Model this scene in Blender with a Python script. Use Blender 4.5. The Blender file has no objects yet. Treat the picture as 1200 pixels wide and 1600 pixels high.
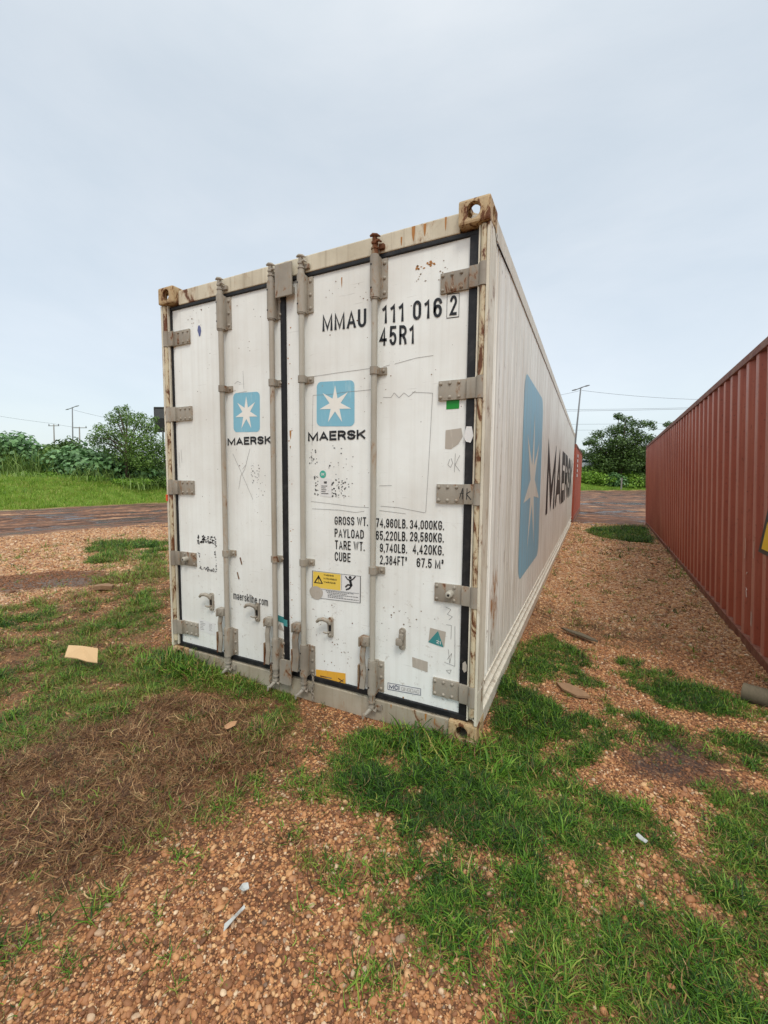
import bpy, bmesh, math, random
import numpy as np
from mathutils import Vector, Matrix
random.seed(7); RNG = np.random.default_rng(11)
S = bpy.context.scene
COL = S.collection

# ------------------------------------------------------------------ camera
YAW, PITCH, ROLL, FPX = -0.4657, 0.0836, 0.0074, 664.13
CAMP = np.array([0.4952, -2.1924, 1.4166])
cf = np.array([math.sin(YAW)*math.cos(PITCH), math.cos(YAW)*math.cos(PITCH), -math.sin(PITCH)])
r0 = np.array([math.cos(YAW), -math.sin(YAW), 0.]); u0 = np.cross(r0, cf)
cr = math.cos(ROLL)*r0 + math.sin(ROLL)*u0; cu = -math.sin(ROLL)*r0 + math.cos(ROLL)*u0
cam = bpy.data.cameras.new('camera'); camo = bpy.data.objects.new('camera', cam); COL.objects.link(camo)
camo.matrix_world = Matrix(((cr[0], cu[0], -cf[0], CAMP[0]), (cr[1], cu[1], -cf[1], CAMP[1]), (cr[2], cu[2], -cf[2], CAMP[2]), (0, 0, 0, 1)))
cam.sensor_fit = 'HORIZONTAL'; cam.sensor_width = 36; cam.lens = FPX/1200*36
cam.shift_x = 11.38/1200; cam.shift_y = 2.2/1200
cam.clip_start = 0.05; cam.clip_end = 2000
S.camera = camo

# ------------------------------------------------------------------ world, sun, exposure
SUN_EL, SUN_AZ = math.radians(56), math.radians(146)      # azimuth clockwise from +Y
w = bpy.data.worlds.new('World'); S.world = w; w.use_nodes = True
nt = w.node_tree; nt.nodes.clear()
def wn(t, **k):
    n = nt.nodes.new(t)
    for a, b in k.items(): setattr(n, a, b)
    return n
wo = wn('ShaderNodeOutputWorld'); bgs = wn('ShaderNodeBackground'); bgc = wn('ShaderNodeBackground'); addw = wn('ShaderNodeAddShader')
sky = wn('ShaderNodeTexSky', sky_type='NISHITA', sun_disc=False, sun_elevation=SUN_EL, sun_rotation=SUN_AZ)
sky.air_density = 1.0; sky.dust_density = 3.0
bgs.inputs[1].default_value = 0.05; sky.ozone_density = .4
tc = wn('ShaderNodeTexCoord'); sep = wn('ShaderNodeSeparateXYZ'); mp = wn('ShaderNodeMapping')
mp.inputs['Scale'].default_value = (1.0, 1.0, 2.6)
n1 = wn('ShaderNodeTexNoise'); n1.inputs['Scale'].default_value = 1.7; n1.inputs['Detail'].default_value = 8; n1.inputs['Roughness'].default_value = .56; n1.inputs['Distortion'].default_value = .35
cr1 = wn('ShaderNodeValToRGB'); cr1.color_ramp.elements[0].position = .32; cr1.color_ramp.elements[1].position = .72
cr1.color_ramp.elements[0].color = (.560, .630, .680, 1); cr1.color_ramp.elements[1].color = (.690, .735, .765, 1)
hz = wn('ShaderNodeValToRGB')          # overcast gain by height: the dome is brightest overhead
e = hz.color_ramp.elements; e[0].position = 0.0; e[0].color = (.98, 1.0, .98, 1); e[1].position = 1.0; e[1].color = (3.2, 3.05, 2.85, 1)
for p_, c_ in ((.05, (1.02, 1.05, 1.02, 1)), (.22, (1.0, 1.0, 1.0, 1)), (.62, (.98, .97, .96, 1)), (.78, (1.15, 1.12, 1.08, 1)), (.90, (2.5, 2.4, 2.25, 1))):
    x_ = e.new(p_); x_.color = c_
mul = wn('ShaderNodeMixRGB', blend_type='MULTIPLY'); mul.inputs[0].default_value = 1
L = nt.links.new
L(tc.outputs['Generated'], mp.inputs[0]); L(mp.outputs[0], n1.inputs['Vector']); L(n1.outputs[0], cr1.inputs[0])
L(tc.outputs['Generated'], sep.inputs[0]); L(sep.outputs['Z'], hz.inputs[0])
L(cr1.outputs[0], mul.inputs[1]); L(hz.outputs[0], mul.inputs[2]); L(mul.outputs[0], bgc.inputs[0])
L(sky.outputs[0], bgs.inputs[0]); L(bgs.outputs[0], addw.inputs[0]); L(bgc.outputs[0], addw.inputs[1]); L(addw.outputs[0], wo.inputs[0])
sl = bpy.data.lights.new('sun', 'SUN'); sl.energy = 1.5; sl.angle = math.radians(16); sl.color = (1, .95, .87)
so = bpy.data.objects.new('sun', sl); COL.objects.link(so)
sd = Vector((math.sin(SUN_AZ)*math.cos(SUN_EL), math.cos(SUN_AZ)*math.cos(SUN_EL), math.sin(SUN_EL)))
so.rotation_euler = sd.to_track_quat('Z', 'Y').to_euler(); so.location = (0, -10, 20)
S.view_settings.view_transform = 'Standard'; S.view_settings.look = 'None'; S.view_settings.exposure = 0.0; S.view_settings.gamma = 1
S.cycles.max_bounces = 6

# ------------------------------------------------------------------ helpers
def ray(px, py): return cf + cr*(px-600+11.38)/FPX - cu*(py-800-2.2)/FPX
def at(px, py, d):                       # a surveyed point: direction in the photo and true distance
    return Vector(CAMP + ray(px, py)*d)
def lin(c):
    c = [x/255 for x in c]
    return tuple([x/12.92 if x <= .04045 else ((x+.055)/1.055)**2.4 for x in c] + [1])
def tag(o, label=None, cat=None, group=None, kind=None):
    if label: o['label'] = label
    if cat: o['category'] = cat
    if group: o['group'] = group
    if kind: o['kind'] = kind
    return o
def empty(name, loc=(0, 0, 0), rz=0):
    o = bpy.data.objects.new(name, None); COL.objects.link(o); o.location = loc; o.rotation_euler = (0, 0, rz); o.empty_display_size = .2
    return o
def link(name, me, mat, parent=None, smooth=False):
    o = bpy.data.objects.new(name, me); COL.objects.link(o)
    if mat:
        me.materials.clear()
        for m in (mat if isinstance(mat, (list, tuple)) else [mat]): me.materials.append(m)
    if parent: o.parent = parent
    if smooth:
        me.polygons.foreach_set('use_smooth', [True]*len(me.polygons))
    return o
class MB:
    def __init__(s): s.bm = bmesh.new()
    def box(s, x0, x1, y0, y1, z0, z1, bev=0, M=None):
        r = bmesh.ops.create_cube(s.bm, size=1); vs = r['verts']
        for v in vs: v.co = Vector(((x0+x1)/2+v.co.x*(x1-x0), (y0+y1)/2+v.co.y*(y1-y0), (z0+z1)/2+v.co.z*(z1-z0)))
        if bev > 0:
            es = list({e for v in vs for e in v.link_edges})
            r = bmesh.ops.bevel(s.bm, geom=es, offset=bev, segments=2, affect='EDGES', profile=.6); vs = list({v for f in r['faces'] for v in f.verts} | {v for v in vs if v.is_valid})
        if M is not None:
            for v in vs: v.co = M @ v.co
        return s
    def cyl(s, p0, p1, r, r1=None, seg=14, cap=True):
        p0, p1 = Vector(p0), Vector(p1); d = p1-p0
        M = Matrix.Translation((p0+p1)/2) @ d.to_track_quat('Z', 'Y').to_matrix().to_4x4()
        bmesh.ops.create_cone(s.bm, cap_ends=cap, segments=seg, radius1=r, radius2=r if r1 is None else r1, depth=d.length, matrix=M); return s
    def ball(s, c, r, sc=(1, 1, 1), sub=2):
        M = Matrix.Translation(c) @ Matrix.Diagonal((*sc, 1))
        bmesh.ops.create_icosphere(s.bm, subdivisions=sub, radius=r, matrix=M); return s
    def tube(s, pts, r, seg=8):
        pts = [Vector(p) for p in pts]; rings = []
        rr = r if isinstance(r, (list, tuple)) else [r]*len(pts)
        for i, p in enumerate(pts):
            t = (pts[min(i+1, len(pts)-1)]-pts[max(i-1, 0)]).normalized()
            a = t.orthogonal().normalized() if i == 0 else (a - t*a.dot(t)).normalized()
            b = t.cross(a)
            rings.append([s.bm.verts.new(p + (a*math.cos(k*2*math.pi/seg)+b*math.sin(k*2*math.pi/seg))*rr[i]) for k in range(seg)])
        for A, B in zip(rings, rings[1:]):
            for k in range(seg): s.bm.faces.new((A[k], A[(k+1) % seg], B[(k+1) % seg], B[k]))
        s.bm.faces.new(rings[0][::-1]); s.bm.faces.new(rings[-1]); return s
    def prism(s, poly, y0, y1, M=None):              # poly in x,z
        a = [s.bm.verts.new((x, y0, z)) for x, z in poly]; b = [s.bm.verts.new((x, y1, z)) for x, z in poly]
        fs = [s.bm.faces.new(a), s.bm.faces.new(b[::-1])]
        n = len(poly)
        for i in range(n): fs.append(s.bm.faces.new((a[i], b[i], b[(i+1) % n], a[(i+1) % n])))
        if M is not None:
            for v in a+b: v.co = M @ v.co
        return s
    def sweep(s, prof, p0, p1, plane):               # open profile extruded between two values
        A = [s.bm.verts.new(plane(u, v, p0)) for u, v in prof]; B = [s.bm.verts.new(plane(u, v, p1)) for u, v in prof]
        for i in range(len(prof)-1): s.bm.faces.new((A[i], A[i+1], B[i+1], B[i]))
        return s
    def link_ring(s, c, R, r, ax, el=1.5):
        c = Vector(c); pts = []
        ax = Vector(ax).normalized(); side = ax.cross(Vector((0, 0, 1))).normalized()
        n = 12
        rings = []
        for i in range(n):
            t = i*2*math.pi/n; p = c + side*math.cos(t)*R + Vector((0, 0, 1))*math.sin(t)*R*el
            o = (side*math.cos(t)+Vector((0, 0, 1))*math.sin(t)).normalized()
            rings.append([s.bm.verts.new(p+o*r*math.cos(k*math.pi/3)+ax*r*math.sin(k*math.pi/3)) for k in range(6)])
        for i in range(n):
            A, B = rings[i], rings[(i+1) % n]
            for k in range(6): s.bm.faces.new((A[k], A[(k+1) % 6], B[(k+1) % 6], B[k]))
        return s
    def build(s, name, mat, parent=None, smooth=False, angle=None):
        bmesh.ops.recalc_face_normals(s.bm, faces=s.bm.faces)
        me = bpy.data.meshes.new(name); s.bm.to_mesh(me); s.bm.free()
        o = link(name, me, mat, parent, smooth or angle is not None)
        if angle is not None: me.set_sharp_from_angle(angle=math.radians(angle))
        return o

# ------------------------------------------------------------------ node helper
class NT:
    def __init__(s, name):
        s.m = bpy.data.materials.new(name); s.m.use_nodes = True; s.t = s.m.node_tree; s.b = s.t.nodes['Principled BSDF']
        s.pos = s.t.nodes.new('ShaderNodeNewGeometry').outputs['Position']
    def n(s, typ, ins=None, **k):
        x = s.t.nodes.new(typ)
        for a, b in k.items(): setattr(x, a, b)
        for a, b in (ins or {}).items():
            if hasattr(b, 'is_output') or isinstance(b, bpy.types.NodeSocket): s.t.links.new(b, x.inputs[a])
            else: x.inputs[a].default_value = b
        return x
    def map(s, sc, src=None, loc=(0, 0, 0)): return s.n('ShaderNodeMapping', {'Vector': src or s.pos, 'Scale': sc, 'Location': loc}).outputs[0]
    def noise(s, scale, detail=4, rough=.55, vec=None, dist=0): return s.n('ShaderNodeTexNoise', {'Vector': vec or s.pos, 'Scale': scale, 'Detail': detail, 'Roughness': rough, 'Distortion': dist}).outputs[0]
    def vor(s, scale, vec=None, out='Distance', feature='F1', rnd=1): 
        return s.n('ShaderNodeTexVoronoi', {'Vector': vec or s.pos, 'Scale': scale, 'Randomness': rnd}, feature=feature).outputs[out]
    def ramp(s, fac, stops, interp='LINEAR'):
        x = s.n('ShaderNodeValToRGB', {'Fac': fac}); e = x.color_ramp.elements; x.color_ramp.interpolation = interp
        e[0].position, e[0].color = stops[0][0], s.c(stops[0][1]); e[1].position, e[1].color = stops[-1][0], s.c(stops[-1][1])
        for p, c in stops[1:-1]: q = e.new(p); q.color = s.c(c)
        return x.outputs[0]
    def c(s, v): return (v, v, v, 1) if isinstance(v, (int, float)) else (tuple(v) if len(v) == 4 else (*v, 1))
    def rng(s, v, a, b, c=0., d=1.): return s.n('ShaderNodeMapRange', {0: v, 1: a, 2: b, 3: c, 4: d}).outputs[0]
    def mix(s, f, a, b, mode='MIX'):
        x = s.n('ShaderNodeMixRGB', blend_type=mode)
        for i, v in ((0, f), (1, a), (2, b)):
            if isinstance(v, bpy.types.NodeSocket): s.t.links.new(v, x.inputs[i])
            else: x.inputs[i].default_value = v if i == 0 else s.c(v)
        return x.outputs[0]
    def math(s, op, a, b=0., clamp=False):
        x = s.n('ShaderNodeMath', operation=op, use_clamp=clamp)
        for i, v in ((0, a), (1, b)):
            if isinstance(v, bpy.types.NodeSocket): s.t.links.new(v, x.inputs[i])
            else: x.inputs[i].default_value = v
        return x.outputs[0]
    def attr(s, name, kind='GEOMETRY', out='Fac'): return s.n('ShaderNodeAttribute', attribute_name=name, attribute_type=kind).outputs[out]
    def bump(s, h, strength=.3, dist=.01): s.t.links.new(s.n('ShaderNodeBump', {'Height': h, 'Strength': strength, 'Distance': dist}).outputs[0], s.b.inputs['Normal'])
    def set(s, color=None, rough=.6, spec=.5, metal=0.):
        for k, v in (('Base Color', color), ('Roughness', rough), ('Specular IOR Level', spec), ('Metallic', metal)):
            if v is None: continue
            if isinstance(v, bpy.types.NodeSocket): s.t.links.new(v, s.b.inputs[k])
            else: s.b.inputs[k].default_value = s.c(v) if k == 'Base Color' else v
        return s.m

RUST = lin((120, 72, 38)); RUSTD = lin((72, 44, 28))
def paint(name, base, rust=.0, dirt=.5, streak=.5, rough=.5, dirtcol=(150, 136, 112), chips=.5, bump=.15, rs=7):
    k = NT(name)
    st = k.noise(1, 5, .65, k.map((26, 26, 1.1)))               # vertical streaks
    bl = k.noise(2.3, 6, .6)                                    # broad blotches
    fine = k.noise(38, 4, .7)
    c = k.mix(k.math('MULTIPLY', k.rng(bl, .38, .75), dirt), base, lin(dirtcol))
    c = k.mix(k.math('MULTIPLY', k.rng(st, .52, .78), streak), c, lin((132, 116, 92)))
    c = k.mix(k.math('MULTIPLY', k.rng(fine, .60, .80), dirt*.5), c, lin((110, 96, 78)))
    if rust > 0:
        rn = k.noise(rs, 9, .72, k.map((1, 1, .45)), .6)
        f = k.rng(rn, .66-rust*.30, .70-rust*.28)
        rc = k.mix(k.noise(30, 4), RUSTD, RUST)
        c = k.mix(k.rng(rn, .60-rust*.30, .68-rust*.28, 0, .55), c, lin((150, 112, 72))); c = k.mix(f, c, rc)
    if chips > 0:
        v = k.noise(60, 6, .8, k.map((1, 1, .7)))
        c = k.mix(k.math('MULTIPLY', k.rng(v, .70, .73), chips), c, lin((74, 58, 44)))
    k.bump(k.math('ADD', bl, k.math('MULTIPLY', fine, .4)), bump, .01)
    k.set(c, k.rng(fine, .3, .8, rough-.08, rough+.18), .35)
    return k.m
M = {}
# door skin: white laminate, clean at the top, spattered and scuffed low down
k = NT('door_white')
st = k.noise(1, 4, .6, k.map((30, 30, .8))); bl = k.noise(1.7, 6, .6); z = k.n('ShaderNodeSeparateXYZ', {0: k.pos}).outputs['Z']
low = k.rng(z, .2, 1.5, 1, .0)
c = k.mix(k.rng(st, .45, .8, 0, .30), lin((236, 239, 235)), lin((200, 198, 188)))
c = k.mix(k.math('MULTIPLY', k.rng(bl, .38, .72), .38), c, lin((190, 181, 168)))
sp = k.noise(24, 5, .75); c = k.mix(k.math('MULTIPLY', k.rng(sp, .60, .72), k.math('MULTIPLY', low, .75)), c, lin((146, 130, 110)))
v = k.vor(17, k.map((1, 1, .8))); vn = k.noise(6, 3); c = k.mix(k.math('MULTIPLY', k.rng(v, .055, .035), k.rng(vn, .52, .60)), c, lin((96, 72, 50)))
v2 = k.vor(55); c = k.mix(k.math('MULTIPLY', k.rng(v2, .09, .06), k.math('MULTIPLY', k.rng(k.noise(3.1, 4, .6, k.map((1, 1, 1), None, (4, 0, 2))), .54, .60), .8)), c, lin((78, 66, 56)))
scr = k.noise(1, 3, .6, k.map((6, 6, 90), None, (3, 1, 0))); c = k.mix(k.math('MULTIPLY', k.rng(scr, .68, .74), .22), c, lin((128, 118, 108)))
k.bump(k.math('ADD', k.noise(1, 3, .5, k.map((1.2, 1.2, 1.2))), k.math('MULTIPLY', sp, .12)), .22, .02)
k.set(c, k.rng(bl, .3, .7, .30, .5), .4); M['door'] = k.m
M['frame'] = paint('frame_cream', lin((214, 206, 184)), rust=.10, dirt=.65, streak=.6)
M['post'] = paint('post_cream', lin((220, 214, 196)), rust=.26, dirt=.5, streak=.5, chips=.9)
M['postrust'] = paint('post_rusted', lin((206, 194, 164)), rust=.50, dirt=.6, streak=.6, chips=1, rs=16)
M['casting'] = paint('casting_rusty', lin((196, 172, 134)), rust=.50, dirt=.7, streak=.6, rough=.75, bump=.5, rs=26)
M['castingl'] = paint('casting_ochre', lin((186, 160, 120)), rust=.40, dirt=.7, streak=.5, rough=.7, bump=.4, rs=22)
M['hard'] = paint('hardware_taupe', lin((160, 153, 140)), rust=.20, dirt=.85, streak=.55, dirtcol=(112, 102, 90), rs=18, rough=.5, bump=.3)
M['rod'] = paint('rod_taupe', lin((174, 167, 154)), rust=.06, dirt=.5, streak=.7, dirtcol=(120, 106, 84), rough=.42, chips=.3)
M['rodgrey'] = paint('rod_galvanised', lin((176, 172, 160)), rust=.04, dirt=.4, streak=.4, dirtcol=(128, 116, 96), rough=.4, chips=.3)
M['iron'] = paint('rusty_iron', lin((112, 98, 84)), rust=.62, dirt=.8, streak=.3, rough=.8, bump=.5)
M['sill'] = paint('sill_grey', lin((176, 168, 150)), rust=.16, dirt=.8, streak=.95, dirtcol=(134, 120, 98))
k = NT('rubber'); k.bump(k.noise(20, 4), .3, .01)
k.set(k.mix(k.rng(k.noise(14, 6, .7), .5, .75), lin((20, 21, 24)), lin((52, 50, 50))), .55, .4); M['rubber'] = k.m
def groove(k, c):                         # narrow vertical panel ribs every 0.16 m along the side, as in the sheet itself
    y = k.n('ShaderNodeSeparateXYZ', {0: k.pos}).outputs['Y']
    f = k.math('FRACT', k.math('DIVIDE', y, .155))
    g = k.math('LESS_THAN', f, .045); return k.mix(k.math('MULTIPLY', g, .5), c, lin((112, 108, 98)))
def side_mat(name, base, strength=1., grv=True):
    k = NT(name)
    st = k.noise(1, 6, .68, k.map((4, 13, .5))); st2 = k.noise(1, 5, .7, k.map((4, 60, 1.3), None, (0, 3, 1))); bl = k.noise(1.3, 6, .6)
    c = k.mix(k.math('MULTIPLY', k.rng(st, .45, .72), .55*strength), base, lin((164, 150, 124)))
    c = k.mix(k.math('MULTIPLY', k.rng(st2, .55, .76), .65*strength), c, lin((128, 114, 92)))
    c = k.mix(k.math('MULTIPLY', k.rng(bl, .45, .75), .35*strength), c, lin((176, 160, 140)))
    y = k.n('ShaderNodeSeparateXYZ', {0: k.pos}).outputs['Y']
    near = k.rng(y, .1, 1.3, 1, 0)
    ch = k.noise(9, 8, .75, k.map((1, 1, .35))); c = k.mix(k.math('MULTIPLY', k.rng(ch, .60, .64), k.math('ADD', k.math('MULTIPLY', near, .7), .10)), c, lin((110, 84, 58)))
    # one big rusty scrape near the front corner at knee height
    d = k.n('ShaderNodeVectorMath', {0: k.map((1, 4.2, 2.6), None, (0, -4.2*.42, -2.6*.66))}, operation='LENGTH').outputs['Value']
    ns = k.noise(11, 6, .7, k.map((1, 2.2, .6)))
    c = k.mix(k.math('MULTIPLY', k.rng(d, .62, .30), k.rng(ns, .47, .53)), c, k.mix(k.noise(40, 4), lin((96, 58, 32)), lin((188, 128, 66))))
    if grv: c = groove(k, c)
    k.bump(k.math('ADD', st, bl), .25, .006); k.set(c, .5, .35); return k.m
M['side'] = side_mat('side_white', lin((236, 235, 226)), 1.1)
M['siderail'] = side_mat('side_rail', lin((216, 210, 194)), 1.0, False)
M['blueside'] = side_mat('faded_blue_side', lin((132, 184, 206)), .7)
M['starside'] = side_mat('star_side', lin((222, 220, 208)), .6)
M['blackside'] = side_mat('black_side', lin((34, 36, 40)), .25)
def decal(name, rgb, wear=.3, rough=.45, wcol=(214, 208, 196)):
    k = NT(name); s = k.noise(1, 6, .7, k.map((40, 40, 6))); b = k.noise(30, 6, .75)
    c = k.mix(k.math('MULTIPLY', k.rng(s, .55, .75), wear), lin(rgb), lin(wcol)); c = k.mix(k.math('MULTIPLY', k.rng(b, .62, .7), wear), c, lin((150, 138, 120)))
    k.set(c, rough, .35); return k.m
M['ink'] = decal('ink_black', (30, 32, 36), .26); M['inkgrey'] = decal('ink_grey', (74, 74, 76), .3); M['inkfaint'] = decal('ink_faint', (150, 148, 144), .2)
M['inkblack2'] = decal('ink_worn', (48, 48, 52), .2); M['pen'] = decal('pen_grey', (128, 126, 124), .2); M['streak'] = decal('rust_streak', (170, 116, 58), .3, wcol=(196, 170, 120)); M['navy'] = decal('ink_navy', (28, 42, 84), .1); M['blue'] = decal('emblem_blue', (128, 184, 204), .75, wcol=(172, 204, 214)); M['star'] = decal('emblem_star', (232, 230, 222), .2)
M['yellow'] = decal('label_yellow', (228, 196, 84), .25); M['amber'] = decal('label_amber', (222, 168, 62), .4, wcol=(180, 120, 50)); M['labelw'] = decal('label_white', (222, 222, 220), .2)
M['green'] = decal('tape_green', (24, 138, 48), .05); M['teal'] = decal('tape_teal', (62, 134, 134), .5); M['resid'] = decal('glue_residue', (176, 168, 156), .6); M['tealb'] = decal('dot_teal', (60, 170, 150), .2)
M['orange'] = decal('marker_orange', (214, 84, 40), .1); M['warnyel'] = decal('warning_yellow', (236, 190, 30), .06); M['bluedec'] = decal('torn_blue', (70, 84, 140), .5)
M['redpaint'] = None
k = NT('red_paint')
st = k.noise(1, 5, .65, k.map((9, 9, .5))); bl = k.noise(1.2, 5, .6); f = k.noise(30, 5, .7)
c = k.mix(k.rng(bl, .35, .7, 0, .7), lin((162, 82, 62)), lin((140, 67, 51))); c = k.mix(k.rng(st, .5, .8, 0, .5), c, lin((196, 124, 100)))
ox = k.n('ShaderNodeSeparateXYZ', {0: k.n('ShaderNodeTexCoord').outputs['Object']}).outputs['X']; c = k.mix(k.math('MULTIPLY', k.rng(ox, .018, .0125), k.rng(st, .3, .6, .45, .85)), c, lin((186, 124, 106))); c = k.mix(k.math('MULTIPLY', k.rng(f, .58, .66), .5), c, lin((92, 48, 38))); s2 = k.noise(5, 8, .75, k.map((1, 1, 1), None, (9, 2, 4))); c = k.mix(k.math('MULTIPLY', k.rng(s2, .70, .73), .7), c, lin((70, 40, 34)))  # outward rib crests painted paler, standing in for the light they catch
k.bump(k.math('ADD', bl, k.math('MULTIPLY', f, .3)), .2, .01); k.set(c, k.rng(bl, .3, .7, .42, .6), .35); M['red'] = k.m
k = NT('red_rail'); f = k.noise(12, 7, .7); c = k.mix(k.rng(f, .45, .65), lin((120, 70, 56)), lin((142, 104, 84))); c = k.mix(k.rng(k.noise(5, 7, .7), .55, .62), c, lin((96, 54, 42)))
k.bump(f, .3, .01); k.set(c, .65, .3); M['redrail'] = k.m
M['scar'] = decal('bare_scratch', (206, 178, 164), .4); M['steelgrey'] = decal('lamp_steel', (112, 114, 116), .2); M['dark'] = decal('dark_fitting', (32, 30, 30), .1)
M['carwhite'] = decal('car_paint', (226, 230, 236), .02, .2); M['carglass'] = decal('car_glass', (50, 62, 74), .0, .08)
M['concrete'] = decal('pole_concrete', (128, 124, 118), .4); M['wire'] = decal('wire', (96, 102, 108), .0)

# ------------------------------------------------------------------ text and flat marks
def ARC(cx, cy, rx, ry, a0, a1):
    n = max(3, int(abs(a1-a0)/20)); return [(cx+rx*math.cos(math.radians(a0+(a1-a0)*i/n)), cy+ry*math.sin(math.radians(a0+(a1-a0)*i/n))) for i in range(n+1)]
_O = ARC(.5, .72, .5, .28, 0, 180)+ARC(.5, .28, .5, .28, 180, 360); _6 = ARC(.5, .76, .5, .24, 10, 180)+ARC(.5, .3, .5, .3, 180, 540)
_P = [(0, 0), (0, 1), (.5, 1)]+ARC(.5, .74, .5, .26, 90, -90)+[(0, .48)]; _S = ARC(.5, .76, .5, .24, 15, 270)+ARC(.5, .26, .5, .26, 90, -165)
_3 = [ARC(.5, .76, .46, .24, 160, -90)+ARC(.5, .26, .5, .26, 90, -160)]
GL = {'0': (.5, [_O+[_O[0]]]), 'O': (.54, [_O+[_O[0]]]), 'Q': (.54, [_O+[_O[0]], [(.6, .2), (1, 0)]]), '1': (.34, [[(0, .80), (.5, .86), (.85, 1), (.85, 0)]]), '2': (.5, [ARC(.5, .74, .5, .26, 165, -25)+[(0, 0), (1, 0)]]), '3': (.5, _3),
 '4': (.54, [[(.72, 0), (.72, 1), (0, .27), (1, .27)]]), '5': (.5, [[(.95, 1), (.10, 1), (.03, .52)]+ARC(.5, .31, .5, .31, 130, -160)]), '6': (.5, [_6]), '9': (.5, [[(1-x, 1-y) for x, y in _6]]),
 '7': (.48, [[(0, 1), (1, 1), (.35, 0)]]), '8': (.5, [ARC(.5, .77, .44, .23, -90, 270), ARC(.5, .27, .5, .27, 90, 450)]), 'A': (.60, [[(0, 0), (.5, 1), (1, 0)], [(.18, .28), (.82, .28)]]),
 'B': (.52, [[(0, 0), (0, 1), (.5, 1)]+ARC(.5, .76, .43, .24, 90, -90)+[(0, .52)], [(0, .52), (.5, .52)]+ARC(.5, .26, .5, .26, 90, -90)+[(0, 0)]]), 'C': (.52, [ARC(.5, .72, .5, .28, 5, 180)+ARC(.5, .28, .5, .28, 180, 355)]),
 'D': (.54, [[(0, 0), (0, 1), (.4, 1)]+ARC(.4, .7, .6, .3, 90, 0)+ARC(.4, .3, .6, .3, 0, -90)+[(0, 0)]]), 'E': (.48, [[(1, 1), (0, 1), (0, 0), (1, 0)], [(0, .52), (.9, .52)]]), 'F': (.46, [[(1, 1), (0, 1), (0, 0)], [(0, .5), (.85, .5)]]),
 'G': (.54, [ARC(.5, .72, .5, .28, 5, 180)+ARC(.5, .28, .5, .28, 180, 360)+[(1, .46), (.55, .46)]]), 'I': (.13, [[(.5, 0), (.5, 1)]]), 'K': (.54, [[(0, 0), (0, 1)], [(1, 1), (0, .38)], [(.34, .60), (1, 0)]]), 'L': (.44, [[(0, 1), (0, 0), (1, 0)]]),
 'M': (.70, [[(0, 0), (0, 1), (.5, .08), (1, 1), (1, 0)]]), 'N': (.56, [[(0, 0), (0, 1), (1, 0), (1, 1)]]), 'P': (.5, [_P]), 'R': (.52, [_P, [(.5, .48), (.92, .2), (1, 0)]]), 'S': (.52, [_S]), 'T': (.5, [[(0, 1), (1, 1)], [(.5, 1), (.5, 0)]]),
 'U': (.53, [[(0, 1)]+ARC(.5, .28, .5, .28, 180, 360)+[(1, 1)]]), 'W': (.76, [[(0, 1), (.25, 0), (.5, .95), (.75, 0), (1, 1)]]), 'Y': (.54, [[(0, 1), (.5, .45), (1, 1)], [(.5, .45), (.5, 0)]]), '.': (.13, [[(.5, 0), (.5, .04)]]), ',': (.13, [[(.7, .06), (.1, -.12)]]), ' ': (.16, []), '!': (.13, [[(.5, .35), (.5, 1)], [(.5, 0), (.5, .06)]]),
 '\u00b3': (.26, [[(x, .62+.38*y) for x, y in _3[0]]]), '\u00d3': (.54, [_O+[_O[0]]]), 'm': (.62, [[(0, 0), (0, .7)], [(0, .5)]+ARC(.25, .55, .25, .15, 180, 0)+[(.5, 0)], [(.5, .5)]+ARC(.75, .55, .25, .15, 180, 0)+[(1, 0)]]),
 'a': (.40, [ARC(.5, .52, .46, .18, 155, 0)+[(.96, 0)], ARC(.48, .18, .46, .18, 20, 380)]), 'e': (.42, [[(0, .37), (1, .37)]+ARC(.5, .35, .5, .35, 8, 325)]), 'r': (.28, [[(0, 0), (0, .7)], [(0, .42)]+ARC(.75, .42, .75, .27, 180, 80)]), 's': (.38, [[(x, y*.7) for x, y in _S]]),
 'k': (.42, [[(0, 0), (0, 1)], [(1, .7), (0, .28)], [(.38, .44), (1, 0)]]), 'l': (.12, [[(.5, 0), (.5, 1)]]), 'i': (.12, [[(.5, 0), (.5, .7)], [(.5, .9), (.5, .98)]]), 'n': (.40, [[(0, 0), (0, .7)], [(0, .5)]+ARC(.5, .5, .5, .2, 180, 0)+[(1, 0)]]), 'c': (.38, [ARC(.5, .35, .5, .35, 45, 315)]), 'o': (.42, [ARC(.5, .35, .5, .35, 0, 360)])}
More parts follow.
